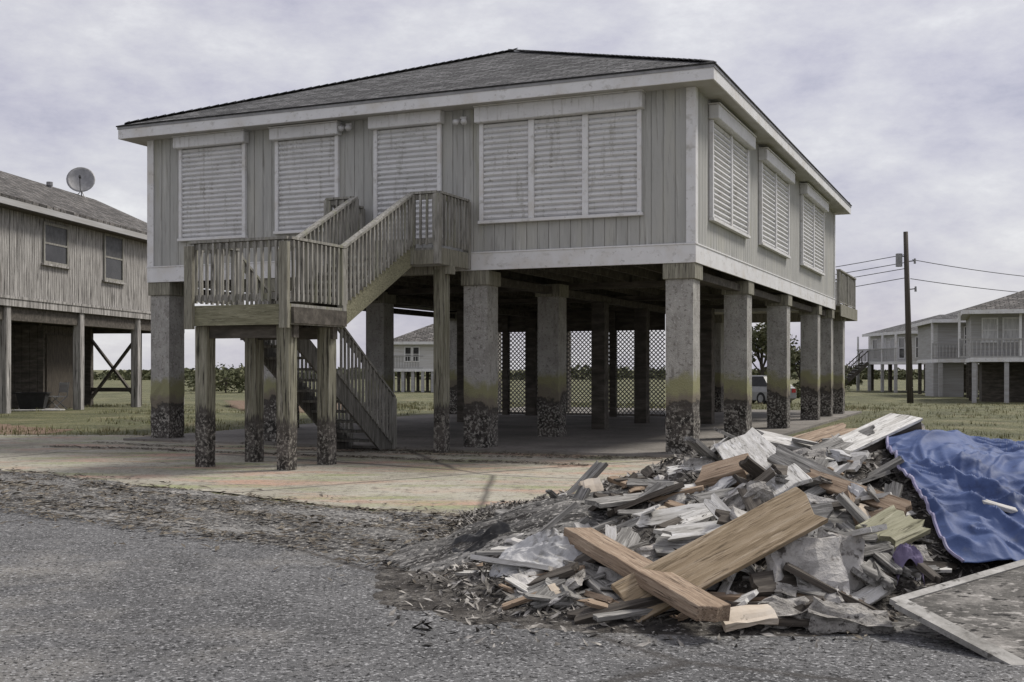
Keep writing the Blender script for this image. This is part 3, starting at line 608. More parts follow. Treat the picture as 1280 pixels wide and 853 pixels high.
MB().box(xo - .03, xo, Y0 - .4, Y1 + .4, zeo - .30, zeo - .102).build('fascia', M['house_grey'], LH)
MB().box(.0, xo - .03, Y0 - .4, Y1 + .4, zeo - .33, zeo - .31).build('soffit', M['dark_wood'], LH)
MB().box(-.02, .05, Y0, Y1, ZF - .3, ZF + .002).box(.05, .08, Y0, Y1, ZF - .06, ZF + .03).build('floor_band', M['old_siding'], LH)
MB().box(XW, -.02, Y0, Y1, ZF - .25, ZF - .02).build('floor', M['dark_wood'], LH)
MB().box(-.5, -.1, Y0, Y1, ZF - .75, ZF - .26).box(XW, XW + .3, Y0, Y1, ZF - .75, ZF - .26).box(XW, -.1, Y1 - .3, Y1, ZF - .75, ZF - .26).build('floor_beam', M['dark_wood'], LH)
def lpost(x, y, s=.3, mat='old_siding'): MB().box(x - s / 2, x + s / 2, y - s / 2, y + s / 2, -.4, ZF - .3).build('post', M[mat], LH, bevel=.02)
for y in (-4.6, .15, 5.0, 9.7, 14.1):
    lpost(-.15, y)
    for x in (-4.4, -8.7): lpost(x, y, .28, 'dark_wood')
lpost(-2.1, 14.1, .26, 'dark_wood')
for a, c in (((-4.3, 14.1, 2.75), (-2.2, 14.16, .1)), ((-2.2, 14.05, 2.75), (-4.3, 14.05, .1))): MB().bar(a, c, .2, .09).build('cross_brace', M['dark_wood'], LH)
MB().box(-4.3, -2.1, 14.0, 14.12, .42, .6).build('bottom_rail', M['dark_wood'], LH)
# windows
def win(parent, P0, u0, u1, z0, z1, axis, sgn, fmat, pmat, cross=True, fw=.07, dep=.06, name='window'):
    """framed sash on a plane; P0 = plane coordinate, sgn = outward direction"""
    def BX(mb, a, b_, o0, o1, za, zb):
        o0, o1 = P0 + sgn * o0, P0 + sgn * o1
        if axis == 0: mb.box(*sorted((o0, o1)), a, b_, za, zb)
        else: mb.box(a, b_, *sorted((o0, o1)), za, zb)
    fr = MB(); BX(fr, u0, u0 + fw, .004, dep, z0, z1); BX(fr, u1 - fw, u1, .004, dep, z0, z1); BX(fr, u0 + fw, u1 - fw, .004, dep, z0, z0 + fw); BX(fr, u0 + fw, u1 - fw, .004, dep, z1 - fw, z1)
    if cross: zm = (z0 + z1) / 2; BX(fr, u0 + fw, u1 - fw, .004, dep * .8, zm - fw * .35, zm + fw * .35)
    o = fr.build(name, fmat, parent)
    pn = MB(); BX(pn, u0 + fw * .5, u1 - fw * .5, .003, dep * .4, z0 + fw * .5, z1 - fw * .5); pn.build('pane', pmat, o); return o
for (l, r, t_, bt) in ((53, 84, 277, 329), (129, 153, 291, 350)):
    a, c = lz(l, t_), lz(r, t_); d = lz(l, bt); win(LH, 0, a.y, c.y, d.z, a.z, 0, 1, M['deck_wood'], M['glass'], fw=.09)
    MB().box(.026, .03, a.y + .06, c.y - .06, (a.z + d.z) / 2 + .03, a.z - .09).build('blind', M['dark_metal'], [o for o in LH.children if o.name.startswith('window')][-1])
    MB().box(.004, .12, a.y - .1, c.y + .1, d.z - .07, d.z - .002).build('window_sill', M['old_siding'], LH)
# enclosed store below
grooved_wall([(-6.5, 4.6), (-1.3, 4.6), (-1.3, 7.1), (-6.5, 7.1)], -.3, ZF - .76, .3, .02, .02).build('store_or_shade_box', M['dark_wood'], LH, fix=False)
MB().box(XW + .2, -4.5, 14.2, 14.3, -.4, ZF - .76).build('shade_backdrop', M['dark_wood'], LH)  # dark panel added at the far end so the deep underside reads as shade
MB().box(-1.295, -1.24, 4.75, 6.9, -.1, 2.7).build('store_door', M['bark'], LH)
p = LF.hit(62, 232, 0, -4.0)
MB().tube([(-4.0, p.y, p.z - 1.0), (-4.0, p.y, p.z)], .07, 10).tube([(-4.0, p.y, p.z - .02), (-4.0, p.y, p.z + .14)], .13, 10).build('vent_pipe', M['metal'], lroof)
# satellite dish on the ridge of that roof
p = LF.hit(102, 250, 0, -4.3); wp = LF.world((-4.3, min(p.y, 13.6), 0)); zb = zrL - .15
DS = thing('satellite_dish', 'grey satellite dish on a mast at the ridge of the weathered board house', 'dish', (wp.x, wp.y, zb), R(8))
MB().tube([(0, 0, -.1), (0, 0, .45), (0, -.02, .62)], .035, 8).tube([(.0, 0, .3), (-.35, -.35, -.2)], .02, 6).tube([(.0, 0, .3), (.3, -.3, -.25)], .02, 6).build('mast', M['metal'], DS)
ds = MB(); nr, na = 6, 24; ax = Vector((.12, -1, .42)).normalized(); ua = ax.cross(Vector((0, 0, 1))).normalized(); ub = ua.cross(ax)
cc = Vector((0, -.10, .70)); rad = .60
for side, offs in ((0, 0), (1, -.02)):
    for i in range(nr + 1):
        r_ = rad * i / nr
        for k in range(na): th = 2 * math.pi * k / na; ds.v.append(cc + (ua * math.cos(th) + ub * math.sin(th) * 1.05) * max(r_, .004) + ax * (.15 * (r_ / rad) ** 2 + offs))
for s_ in (0, 1):
    b0 = s_ * (nr + 1) * na
    ds.f += [(b0 + i * na + k, b0 + i * na + (k + 1) % na, b0 + (i + 1) * na + (k + 1) % na, b0 + (i + 1) * na + k) for i in range(nr) for k in range(na)]
ds.f += [(nr * na + k, nr * na + (k + 1) % na, (2 * nr + 1) * na + (k + 1) % na, (2 * nr + 1) * na + k) for k in range(na)]
ds.build('reflector', M['metal'], DS, smooth=True)
fp = cc + ax * .55 - ub * .1
MB().tube([cc - ub * .55 + ax * .12, fp - ub * .05], .018, 6).build('feed_arm', M['dark_metal'], DS)
MB().tube([fp + ax * .05, fp - ax * .12], .05, 8).build('feed_horn', M['dark_metal'], DS)
# things stored beneath it
q = LF.hit(70, 506, 0, -.9); wq = LF.world((-.9, q.y, 0))
CH = thing('folding_chair', 'old metal folding chair standing under the weathered board house', 'chair', (wq.x, wq.y, gz(wq.y)), R(-35))
for s in (-1, 1):
    MB().tube([(s * .26, -.3, 0), (s * .26, .28, .48), (s * .26, .36, 1.0)], .018, 6).build('back_leg', M['metal'], CH)
    MB().tube([(s * .23, .3, 0), (s * .23, -.3, .5)], .018, 6).build('front_leg', M['metal'], CH)
MB().box(-.25, .25, -.3, .26, .46, .49).build('seat', M['house_grey'], CH); MB().box(-.25, .25, .30, .34, .62, .98).build('backrest', M['house_grey'], CH)
wq = LF.world((-1.0, q.y - 1.4, 0))
BN = thing('storage_tub', 'dark open plastic tub beside the folding chair', 'tub', (wq.x, wq.y, gz(wq.y)), R(12))
mb = MB(); n = 4; vs = []
for r_, z in ((.28, 0), (.38, .6), (.42, .6), (.42, .64), (.35, .64), (.26, .05)):
    vs += [(-r_ * 1.3, -r_, z), (r_ * 1.3, -r_, z), (r_ * 1.3, r_, z), (-r_ * 1.3, r_, z)]
mb.add(vs, [(i * 4 + k, i * 4 + (k + 1) % 4, (i + 1) * 4 + (k + 1) % 4, (i + 1) * 4 + k) for i in range(5) for k in range(4)] + [(3, 2, 1, 0), (20, 21, 22, 23)])
mb.build('tub_body', M['rubber'], BN)
for i, (px, py, l, a) in enumerate(((22, 514, 2.6, 20), (52, 512, 2.2, -30))):
    d_ = CAM_H * F / (py - HZ); o = MB().box(-l / 2, l / 2, -.12, .12, 0, .05).build('loose_board', M['pale_plank'], None, (px and ((px - CX) / F * d_), d_, gz(d_) + .01), (0, 0, R(a)), bevel=.006)
    tag(o, ('long pale board lying flat by the nearest post of the board house', 'shorter pale board lying askew beside the folding chair')[i], 'board')

# ------------------------------------------------------------------ far houses on stilts
def at(px, d): return (px - CX) / F * d
def stilt_house(name, label, x, y, rz, w_, d_, zf, ze_, zr_, wm, rm, wins, nposts=5, rail=None, s=1.0, under_box=None, porch=0, setb=.3):
    """local: front wall on y = 0 facing -y, x from 0 to w_; wins = (x0, x1, z0, z1, pane material)"""
    z0 = gz(y) - .1; h = thing(name, label, 'house', (x, y, z0), rz); zf -= z0; ze_ -= z0; zr_ -= z0
    MB().box(0, w_, 0, d_, zf, ze_).build('wall', wm, h)
    o_ = .45; mb = MB(); hw_ = min(w_, d_) / 2 + o_
    X0, X1, Y0_, Y1_ = -o_, w_ + o_, -o_ - porch, d_ + o_
    if w_ >= d_: ra, rb = (X0 + hw_, (Y0_ + Y1_) / 2, zr_), (X1 - hw_, (Y0_ + Y1_) / 2, zr_)
    else: ra, rb = ((X0 + X1) / 2, Y0_ + hw_, zr_), ((X0 + X1) / 2, Y1_ - hw_, zr_)
    vs = [(X0, Y0_, ze_ + .1), (X1, Y0_, ze_ + .1), (X1, Y1_, ze_ + .1), (X0, Y1_, ze_ + .1), ra, rb]
    fs = [(0, 1, 5, 4), (1, 2, 5), (2, 3, 4, 5), (3, 0, 4)] if w_ >= d_ else [(0, 1, 4), (1, 2, 5, 4), (2, 3, 5), (3, 0, 4, 5)]
    mb.add(vs, fs + [(3, 2, 1, 0)]); mb.build('roof', rm, h, uv=True)
    MB().box(X0, X1, Y0_ - .03, Y0_, ze_ - .1, ze_ + .11).box(X0 - .03, X0, Y0_ - .03, Y1_, ze_ - .1, ze_ + .11).box(X1, X1 + .03, Y0_ - .03, Y1_, ze_ - .1, ze_ + .11).box(X0, X1, Y0_, Y1_, ze_ - .01, ze_ + .09).build('eave_trim', M['trim'], h)
    MB().box(-.04, w_ + .04, -.04 - porch, d_, zf - .22, zf - .002).build('floor_band', M['trim'], h)
    for u0, u1, a, c, pm in wins: win(h, 0, u0, u1, a - z0, c - z0, 1, -1, M['trim'], pm, fw=.07)
    for i in range(nposts):
        px_ = .12 + (w_ - .24) * i / (nposts - 1)
        for py_ in (.15 - porch, d_ * .5, d_ - .15):
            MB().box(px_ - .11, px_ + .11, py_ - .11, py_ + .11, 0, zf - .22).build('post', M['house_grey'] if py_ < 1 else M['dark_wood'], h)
    if rail:
        a, c = rail; mb = MB(); yy = -.04 - porch
        for k in range(int((c - a) / .2)): mb.box(a + k * .2, a + k * .2 + .06, yy, yy + .04, zf + .08, zf + .9)
        mb.box(a, c, yy - .03, yy + .07, zf + .9, zf + .98).box(a, c, yy, yy + .04, zf, zf + .08); mb.build('railing', M['house_grey'], h)
        if porch:
            for px_ in np.linspace(a, c, max(2, int((c - a) / 2.5) + 1)): MB().box(px_ - .06, px_ + .06, yy, yy + .12, zf, ze_ - .02).build('porch_post', M['trim'], h)
    if under_box: sx0, sx1, sm = under_box; MB().box(sx0, sx1, setb, setb + 3.2, -.1, zf - .24).build('store_or_shade_box', sm, h)
    return h
cur, gl = M['curtain'], M['glass']
R3 = stilt_house('stilt_house', 'grey stilt house furthest right behind the tarp with curtained windows and a porch rail', at(1214, 60), 60, R(-20), 11, 9, 2.02, 4.35, 6.3, M['house_grey'], M['shingle_brown'],
    [(.5, 1.3, 2.8, 4.1, cur), (1.5, 2.4, 2.8, 4.1, cur), (2.7, 3.7, 2.8, 4.1, cur), (5.5, 6.6, 2.9, 4.1, cur), (7.6, 8.7, 2.9, 4.1, cur)], nposts=8, rail=(-.6, 11), porch=.9, under_box=(.6, 10.4, M['dark_wood']), setb=2.4)  # dark box set back under the floor, added to stand in for shade
R2 = stilt_house('stilt_house', 'grey stilt house in the middle of the far row with a pale shed below it', at(1172, 72), 72, R(-11), 8.5, 8, 2.05, 4.4, 5.9, M['house_grey'], M['shingle'],
    [(1.55, 2.5, 2.9, 4.1, gl), (4.6, 5.6, 2.9, 4.1, cur)], nposts=5, rail=(-.4, 3.5), porch=.5, under_box=(-.2, 1.6, M['house_grey']))
R1 = stilt_house('stilt_house', 'pale stilt house at the left end of the far row with an outdoor stair', at(1137, 84), 84, R(3), 9, 8, 2.0, 4.1, 5.6, M['house_white'], M['shingle'],
    [(.4, 1.3, 2.2, 3.8, gl), (1.6, 2.3, 2.4, 3.8, cur), (4.2, 5.4, 2.2, 3.8, gl)], nposts=7, rail=None, porch=.0)
for a, c, pm in ((.8, 1.9, gl), (2.6, 3.6, cur), (4.4, 5.2, cur), (6.2, 7.2, gl)): win(R1, 0, a, c, 2.6, 4.2, 0, -1, M['trim'], pm)
sr = MB(); zf_ = 2.0 - gz(84) + .1
sr.box(-1.05, -.05, .0, 8, zf_ - .22, zf_ - .05)
dkk = sr.build('side_porch', M['trim'], R1); sr = MB()
for k in range(38): sr.box(-1.05, -1.01, k * .21, k * .21 + .05, zf_, zf_ + .9)
sr.box(-1.08, -.98, 0, 8, zf_ + .9, zf_ + .98); sr.build('porch_railing', M['house_grey'], dkk)
for yy in (.1, 2.7, 5.4, 7.9):
    MB().box(-1.06, -.94, yy - .06, yy + .06, zf_ - .05, 4.1 - gz(84)).build('porch_post', M['trim'], dkk); MB().box(-1.1, -.9, yy - .1, yy + .1, 0, zf_ - .23).build('post', M['house_grey'], R1)
mb = MB(); zf1 = 2.0 - gz(84) + .1; OX, OY = -.8, 6.4
for k in range(10): mb.box(OX - .3 - .26 * (k + 1), OX - .3 - .26 * k, OY - 1.0, OY + .1, zf1 - .2 * (k + 1) - .05, zf1 - .2 * (k + 1))
MB_st = mb.build('outdoor_stair', M['house_grey'], R1)
mb = MB()
for yy in (OY - 1.05, OY + .12): mb.bar((OX - .3, yy, zf1 - .1), (OX - 2.95, yy, 0), .06, .28).bar((OX - .3, yy, zf1 + .85), (OX - 2.95, yy, .9), .06, .07)
for k in range(11):
    for yy in (OY - 1.05, OY + .12): mb.box(OX - .33 - .26 * k, OX - .29 - .26 * k, yy - .02, yy + .02, zf1 - .2 * k - .1, zf1 - .2 * k + .85)
mb.build('stair_railing', M['dark_wood'], MB_st)
for a, c in ((1.2, 2.6), (2.6, 1.2)): MB().bar((a, .1, .1), (c, .1, 2.0), .08, .12).build('cross_brace', M['house_grey'], R1)
stilt_house('stilt_house', 'pale stilt house with a twin window seen between the piers by the stair', at(489, 86), 86, R(-3), 6.2, 6, 1.45, 3.35, 5.0, M['house_white'], M['shingle_brown'],
    [(1.0, 1.55, 1.95, 3.1, gl), (1.6, 2.15, 1.95, 3.1, gl), (4.6, 5.1, 2.0, 3.1, cur), (5.15, 5.65, 2.0, 3.1, cur)], nposts=9, rail=(.2, 2.4), porch=.0)

# ------------------------------------------------------------------ utility poles and wires
def upole(px, d, h, label, lean=0):
    X = (px - CX) / F * d; z0 = gz(d); u = thing('utility_pole', label, 'utility pole', (X, d, z0))
    mb = MB().tube([(0, 0, -.2), (lean * .5, 0, h * .5), (lean, 0, h)], [.16, .14, .11], 10); mb.build('shaft', M['pole'], u, smooth=True)
    for z, s in ((h - 1.25, -1), (h - 2.9, 1), (h - 1.5, 1)):
        x = lean * z / h; MB().tube([(x, 0, z), (x + s * .42, 0, z + .05)], .03, 6).build('bracket', M['dark_metal'], u)
        MB().tube([(x + s * .42, 0, z - .1), (x + s * .42, 0, z + .16)], [.06, .05], 8).build('insulator', M['metal'], u)
    MB().tube([(lean - .33, 0, h - 1.75), (lean - .33, 0, h - 1.1)], .16, 10).build('transformer', M['metal'], u)
    return Vector((X, d, z0)), lean, h
P1, ln, ph = upole(1138, 57.5, 8.6, 'tall dark wooden utility pole standing in the grass before the far houses', -.24)
P2, ln2, ph2 = upole(548, 118, 9.2, 'distant utility pole behind the raised house carrying the same wires', 0)
P3, ln3, ph3 = upole(1560, 74, 8.2, 'utility pole at the far right end of the wires', 0)
def wire(a, c, sag, label, r=.018):
    pts = [a.lerp(c, t_) - Vector((0, 0, sag * 4 * t_ * (1 - t_))) for t_ in np.linspace(0, 1, 22)]
    tag(MB().tube(pts, r, 4).build('power_line', M['wire']), label, 'power line', 'power lines on the wooden pole')
lab = ('topmost', 'second highest', 'third highest')
for i, z in enumerate((7.45, 7.05, 6.75)): wire(P1 + Vector((-.3, 0, z)), P2 + Vector((0, 0, 8.6 - i * .5)), 1.0, lab[i] + ' of the dark wires running left from the pole behind the house')
wire(P1 + Vector((-.2, 0, 6.3)), P2 + Vector((0, 0, 6.8)), 1.1, 'lowest dark wire running left from the pole behind the house')
wire(P1 + Vector((.1, 0, 7.2)), P3 + Vector((0, 0, 7.6)), .7, 'upper dark wire running right from the pole above the far roofs')
wire(P1 + Vector((.0, 0, 6.25)), P3 + Vector((0, 0, 6.6)), .6, 'lower dark wire running right from the pole above the far roofs')

# ------------------------------------------------------------------ trees and bushes
def foliage(mb, c, r, n, leaf):
    for _ in range(n):
        u = Vector((rng.gauss(0, 1), rng.gauss(0, 1), rng.gauss(0, 1))).normalized() * rng.random() ** .45
        p = Vector(c) + Vector((u.x * r[0], u.y * r[1], u.z * r[2])); s = leaf * rng.uniform(.5, 1.3)
        a = Vector((rng.gauss(0, 1), rng.gauss(0, 1), rng.gauss(0, .7))).normalized(); bb = a.cross(Vector((rng.gauss(0, 1), rng.gauss(0, 1), rng.gauss(0, 1)))).normalized()
        mb.add([p - a * s, p + bb * s * .5, p + a * s, p - bb * s * .5], [(0, 1, 2, 3)])
def tree(x, y, h, r, label, n=2200, leaf=.16, name='tree', cat='tree', base=.25, group=None):
    t_ = thing(name, label, cat, (x, y, gz(y) - .05), 0, group); tr = MB(); cr_ = MB()
    tr.tube([(0, 0, 0), (.05, 0, h * .3), (-.03, .03, h * .62)], [h * .035, h * .026, h * .012], 8)
    k = 9
    for i in range(k):
        a = i * 2.4 + rng.random(); zz = h * (base + .28 + .42 * rng.random()); rr_ = r * rng.uniform(.35, .75)
        e = Vector((math.cos(a) * rr_, math.sin(a) * rr_, zz)); tr.tube([(0, 0, h * rng.uniform(.25, .5)), tuple(e * .6 + Vector((0, 0, zz * .35))), tuple(e)], [h * .014, h * .009, h * .004], 5)
        q = r * rng.uniform(.35, .6); foliage(cr_, e, (q, q, q * .75), n // k, leaf)
    tr.build('trunk', M['bark'], t_); cr_.build('crown', M['leaf'], t_, fix=False)
def at(px, d): return (px - CX) / F * d
tree(at(952, 86), 86, 5.0, 2.6, 'dark leafy tree beyond the car seen between the side piers', leaf=.2)
tree(at(1000, 92), 92, 3.2, 2.0, 'low tree behind the third side pier left of the far houses', leaf=.2, n=1500)
tree(at(282, 84), 84, 2.3, 2.4, 'round low tree beyond the field seen through the stair posts', leaf=.15, base=0, n=1300)
tree(at(258, 90), 90, 1.8, 2.0, 'flat low bush left of the round low tree beyond the field', leaf=.14, base=-.1, n=800, name='bush', cat='bush')
for px, d, h, r, lb in ((1061, 97, 2.0, 1.3, 'dense green bush beyond the foot of the far outdoor stair'), (1040, 84, 2.4, 1.3, 'taller grey-green bush behind the last side pier'), (892, 80, 2.6, 1.5, 'bushy shrub right of the dark rear pier in the field'),
                        (1010, 70, 1.7, 1.2, 'low bush beside the fourth side pier in the grass field')):
    tree(at(px, d), d, h, r, lb, n=1300, leaf=.14, name='bush', cat='bush', base=-.1)
tl = MB()
for _ in range(420):
    x = rng.uniform(-190, 190); d = 190 + rng.uniform(-15, 15); hh = .8 + 1.5 * abs(noise.noise(Vector((x * .03, 0, 0)))) + rng.random() * .5
    foliage(tl, (x, d, gz(d) + hh * .5), (3.2, 3, hh * .75), 70, .55)
tag(tl.build('tree_line', M['leaf'], fix=False), 'low dark line of distant trees along the horizon', 'tree line', kind='stuff')

# ------------------------------------------------------------------ parked car in the field
d = 57; CR = thing('parked_car', 'small grey car parked in the grass seen between two side piers', 'car', (at(946, d), d, gz(d) - .02), R(-62))
def car_loft(secs): 
    mb = MB(); n = len(secs[0])
    for s_ in secs: mb.v += [Vector(p) for p in s_]
    mb.f = [(i * n + k, i * n + (k + 1) % n, (i + 1) * n + (k + 1) % n, (i + 1) * n + k) for i in range(len(secs) - 1) for k in range(n)] + [tuple(range(n))[::-1], tuple((len(secs) - 1) * n + k for k in range(n))]
    return mb
def sec(x, zb, zt, hw_): return [(x, -hw_, zb), (x, hw_, zb), (x, hw_ * 1.02, zb + (zt - zb) * .6), (x, hw_ * .9, zt), (x, -hw_ * .9, zt), (x, -hw_ * 1.02, zb + (zt - zb) * .6)]
body = car_loft([sec(-2.1, .35, .72, .72), sec(-2.0, .22, .82, .8), sec(-.95, .2, .9, .83), sec(.5, .2, .92, .84), sec(1.7, .2, .93, .82), sec(2.05, .3, .85, .74)]).build('body', M['car_paint'], CR, smooth=False, bevel=.04)
car_loft([[(x, -h_, z0), (x, h_, z0), (x2, h2, z1), (x2, -h2, z1)] for x, h_, z0, x2, h2, z1 in ((-.95, .76, .895, -.3, .60, 1.36), (1.75, .76, .91, 1.2, .60, 1.38))]).build('cabin_glass', M['car_glass'], CR)
car_loft([[(x, -.6, 1.365), (x, .6, 1.365), (x, .55, 1.42), (x, -.55, 1.42)] for x in (-.3, .5, 1.2)]).build('car_roof', M['car_paint'], CR)
for x in (-1.3, 1.3):
    for s in (-1, 1):
        wl = MB().tube([(x, s * .62, .31), (x, s * .85, .31)], .31, 18).build('wheel', M['rubber'], CR); MB().tube([(x, s * .84, .31), (x, s * .862, .31)], .18, 14).build('rim', M['metal'], wl)
for s in (-1, 1):
    MB().box(-2.13, -2.06, s * .55 - .14, s * .55 + .14, .55, .7).build('headlight', M['lamp_clear'], CR); MB().box(2.0, 2.07, s * .55 - .12, s * .55 + .12, .6, .78).build('taillight', M['lamp_red'], CR)
MB().box(-2.16, -2.0, -.72, .72, .3, .46).build('bumper', M['dark_metal'], CR)

# ------------------------------------------------------------------ the debris pile
RX = [-1.1, -.5, 0, .8, 1.8, 3.2, 4.2, 5.2, 6.5, 7.6, 8.8]; RHt = [0, .05, .26, .50, .80, .91, .76, .72, .70, .48, 0]
def mound(x, y):
    r_ = float(np.interp(x, RX, RHt)); t_ = (y - (9.4 - .06 * x))
    k = t_ / ((3.3 - .55 * min(1, max(0, x - 1.6))) if t_ < 0 else 2.7); pr = max(0, 1 - abs(k) ** 1.35); pr = pr * pr * (3 - 2 * pr) if pr < .5 else pr ** .9
    return r_ * pr
def mound_n(x, y):
    m0 = mound(x, y); f_ = min(1, m0 / .15)
    return m0 + f_ * (.09 * noise.noise(Vector((x * 1.6, y * 1.6, 2))) + .06 * noise.noise(Vector((x * 5, y * 5, 7))) + .035 * noise.noise(Vector((x * 12, y * 12, 1))))
def S(px, py, lift=0):
    """where the sight line of a photo point first meets the pile or the ground"""
    d_ = ray(px, py); t_ = 4.5
    while t_ < 40:
        p = Vector((0, 0, CAM_H)) + d_ * t_
        if p.z <= max(.015, mound(p.x, p.y)): break
        t_ += .02
    return p + Vector((0, 0, lift))
GX, GY = 190, 150; mb = MB(); gx = np.linspace(-1.8, 9, GX); gy = np.linspace(5.4, 13, GY)
for y in gy:
    for x in gx: h = mound(x, y); mb.v.append(Vector((x, y, mound_n(x, y) if h > .002 else -.03)))
mb.f = [(j * GX + i, j * GX + i + 1, (j + 1) * GX + i + 1, (j + 1) * GX + i) for j in range(GY - 1) for i in range(GX - 1)
        if max(mb.v[k].z for k in (j * GX + i, j * GX + i + 1, (j + 1) * GX + i + 1, (j + 1) * GX + i)) > 0]
tag(mb.build('rubble_heap', M['rubble'], fix=False), 'dark heap of dirt and crushed rubble under the broken boards', 'rubble', kind='stuff')
pts = []
for _ in range(26000):
    x, y = -.75 + 8.7 * rng.random() ** 1.1, rng.uniform(5.9, 11.6)
    h = mound(x, y)
    if h < .03 and rng.random() < .82: continue
    if h < .0005 and (rng.random() < .5 or x < -.6 or y > 8.5): continue
    pts.append((x, y, mound_n(x, y) + .01))
M['chips'] = material('wood_chips', [(.3, (.03, .027, .023)), (.46, (.14, .13, .115)), (.6, (.36, .34, .31)), (.74, (.55, .53, .49))], scale=7, detail=3, bump=0)
flakes('rubble_chips', pts, .017, M['chips'], 'splinters and chips of plaster and wood covering the debris pile', 'rubble', flat=.8, sliver=3.2)

def plank_mesh(l, w_, th, jag=.02, curve=0, seg=10, taper=0, noise_=.004, seed=0):
    r2 = random.Random(seed); mb = MB(); nw = 5
    offs = [[r2.uniform(-jag, jag) for _ in range(nw)] for _ in (0, 1)]
    for i in range(seg + 1):
        u = i / seg
        for (kk, zz) in [(k, 1) for k in range(nw)] + [(k, -1) for k in range(nw - 1, -1, -1)]:
            x = (u - .5) * l + (offs[0][kk] if i == 0 else offs[1][kk] if i == seg else 0)
            y = (kk / (nw - 1) - .5) * w_ * (1 - taper * u); q = Vector((x * 5, y * 7, zz + seed))
            mb.v.append(Vector((x, y + noise.noise(q) * noise_, zz * th / 2 + curve * (4 * (u - .5) ** 2) + noise.noise(q * 1.3) * noise_)))
    n = nw * 2
    mb.f = [(i * n + k, i * n + (k + 1) % n, (i + 1) * n + (k + 1) % n, (i + 1) * n + k) for i in range(seg) for k in range(n)] 
    for b0 in (0, seg * n): mb.f += [(b0 + k, b0 + k + 1, b0 + n - 2 - k, b0 + n - 1 - k) for k in range(nw - 1)]
    return mb
def orient(o, c, xdir, up):
    x = xdir.normalized(); z = (up - x * up.dot(x)).normalized(); y = z.cross(x)
    o.matrix_world = Matrix(((x.x, y.x, z.x, c.x), (x.y, y.y, z.y, c.y), (x.z, y.z, z.z, c.z), (0, 0, 0, 1)))
def plank(name, label, cat, a, c, w_, th, mat, roll=0, up=None, jag=.02, group=None, **k):
    a, c = Vector(a), Vector(c); d_ = c - a; k.setdefault('seed', rng.randrange(9999))
    o = plank_mesh(d_.length, w_, th, jag, **k).build(name, M[mat], None, bevel=.004)
    u = up or Vector((0, -.45, 1)); u = Matrix.Rotation(R(roll), 3, d_.normalized()) @ u
    orient(o, (a + c) / 2, d_, u); return tag(o, label, cat, group)
def chunk_mesh(sx, sy, sz_, rough, seed, sub=3):
    bm = bmesh.new(); bmesh.ops.create_cube(bm, size=1); bmesh.ops.subdivide_edges(bm, edges=bm.edges[:], cuts=sub, use_grid_fill=True)
    for v in bm.verts:
        q = v.co * 2.2 + Vector((seed, seed * .7, 0)); v.co = Vector((v.co.x * sx, v.co.y * sy, v.co.z * sz_)) + Vector((noise.noise(q), noise.noise(q + Vector((7, 0, 0))), noise.noise(q + Vector((0, 7, 0))))) * rough
        q = v.co * 14 + Vector((seed, 0, 0)); v.co += Vector((noise.noise(q), noise.noise(q + Vector((3, 0, 0))), noise.noise(q + Vector((0, 3, 0))))) * rough * .35
    m = bpy.data.meshes.new('chunk'); bm.to_mesh(m); bm.free(); return m
def chunk(name, label, cat, p, size, mat, xdir, up, rough=.04, sub=4, group=None):
    m = chunk_mesh(*size, rough, rng.uniform(0, 50), sub); m.name = name; m.materials.append(M[mat]); o = bpy.data.objects.new(name, m); COL.objects.link(o)
    orient(o, Vector(p), Vector(xdir), Vector(up)); return tag(o, label, cat, group)
def Pd(px, py, d_): return Vector((0, 0, CAM_H)) + ray(px, py) * d_

# named boards and slabs of the pile, each from its ends in the photo
a, c = Pd(722, 668, 7.6), Pd(894, 768, 6.05)
plank('plank', 'long brown weathered beam crossing over the wide tan board at the front of the pile', 'plank', a, c, .20, .09, 'brown_plank', roll=-12, seed=3, noise_=.006)
plank('plank', 'wide tan board lying under the crossed brown beam, one rounded end up', 'plank', Pd(778, 758, 6.55), Pd(1012, 632, 6.95), .29, .045, 'tan_plank', up=Vector((-.1, -.85, .75)), seed=5, jag=.03)
BE = plank('beam', 'thick dark beam with a pale top face lying highest at the back of the pile', 'beam', Pd(1024, 588, 8.7), Pd(1134, 536, 9.3), .30, .17, 'dark_plank', up=Vector((-.05, -.10, 1)), seed=8)
tb = plank_mesh((Pd(1024, 588, 8.7) - Pd(1134, 536, 9.3)).length * 1.02, .33, .02, .03, seed=81).build('pale_face', M['pale_plank'], BE, (0, 0, .098))
plank('plank', 'reddish splintered board under the pale-topped beam', 'plank', Pd(985, 560, 9.6), Pd(1062, 538, 10.1), .2, .06, 'brown_plank', seed=9, jag=.1)
plank('wall_panel', 'white painted panel leaning at a slant on the middle of the pile', 'panel', Pd(918, 548, 9.1), Pd(978, 616, 7.9), .34, .03, 'pale_plank', up=Vector((-.35, -.8, .7)), seed=14, jag=.05, taper=-.3)
plank('wall_panel', 'pale panel propped behind the white slanted panel', 'panel', Pd(905, 570, 9.3), Pd(962, 600, 8.6), .28, .03, 'olive_plank', up=Vector((.2, -.9, .6)), seed=15, jag=.06)
plank('timber_block', 'short thick brown timber offcut left of the white slanted panel', 'timber', Pd(880, 604, 8.5), Pd(938, 588, 8.3), .24, .17, 'brown_plank', up=Vector((0, -.55, 1)), seed=21, jag=.015)
plank('plank', 'narrow reddish brown batten slanting down behind the wide tan board', 'batten', Pd(1008, 596, 8.1), Pd(1134, 638, 7.5), .13, .05, 'brown_plank', up=Vector((.1, -.9, .5)), seed=22)
plank('plank', 'short grey ridged board beside the brown batten below the pale-topped beam', 'plank', Pd(1052, 606, 8.5), Pd(1098, 590, 8.7), .22, .04, 'grey_plank', up=Vector((0, -.6, 1)), seed=23)
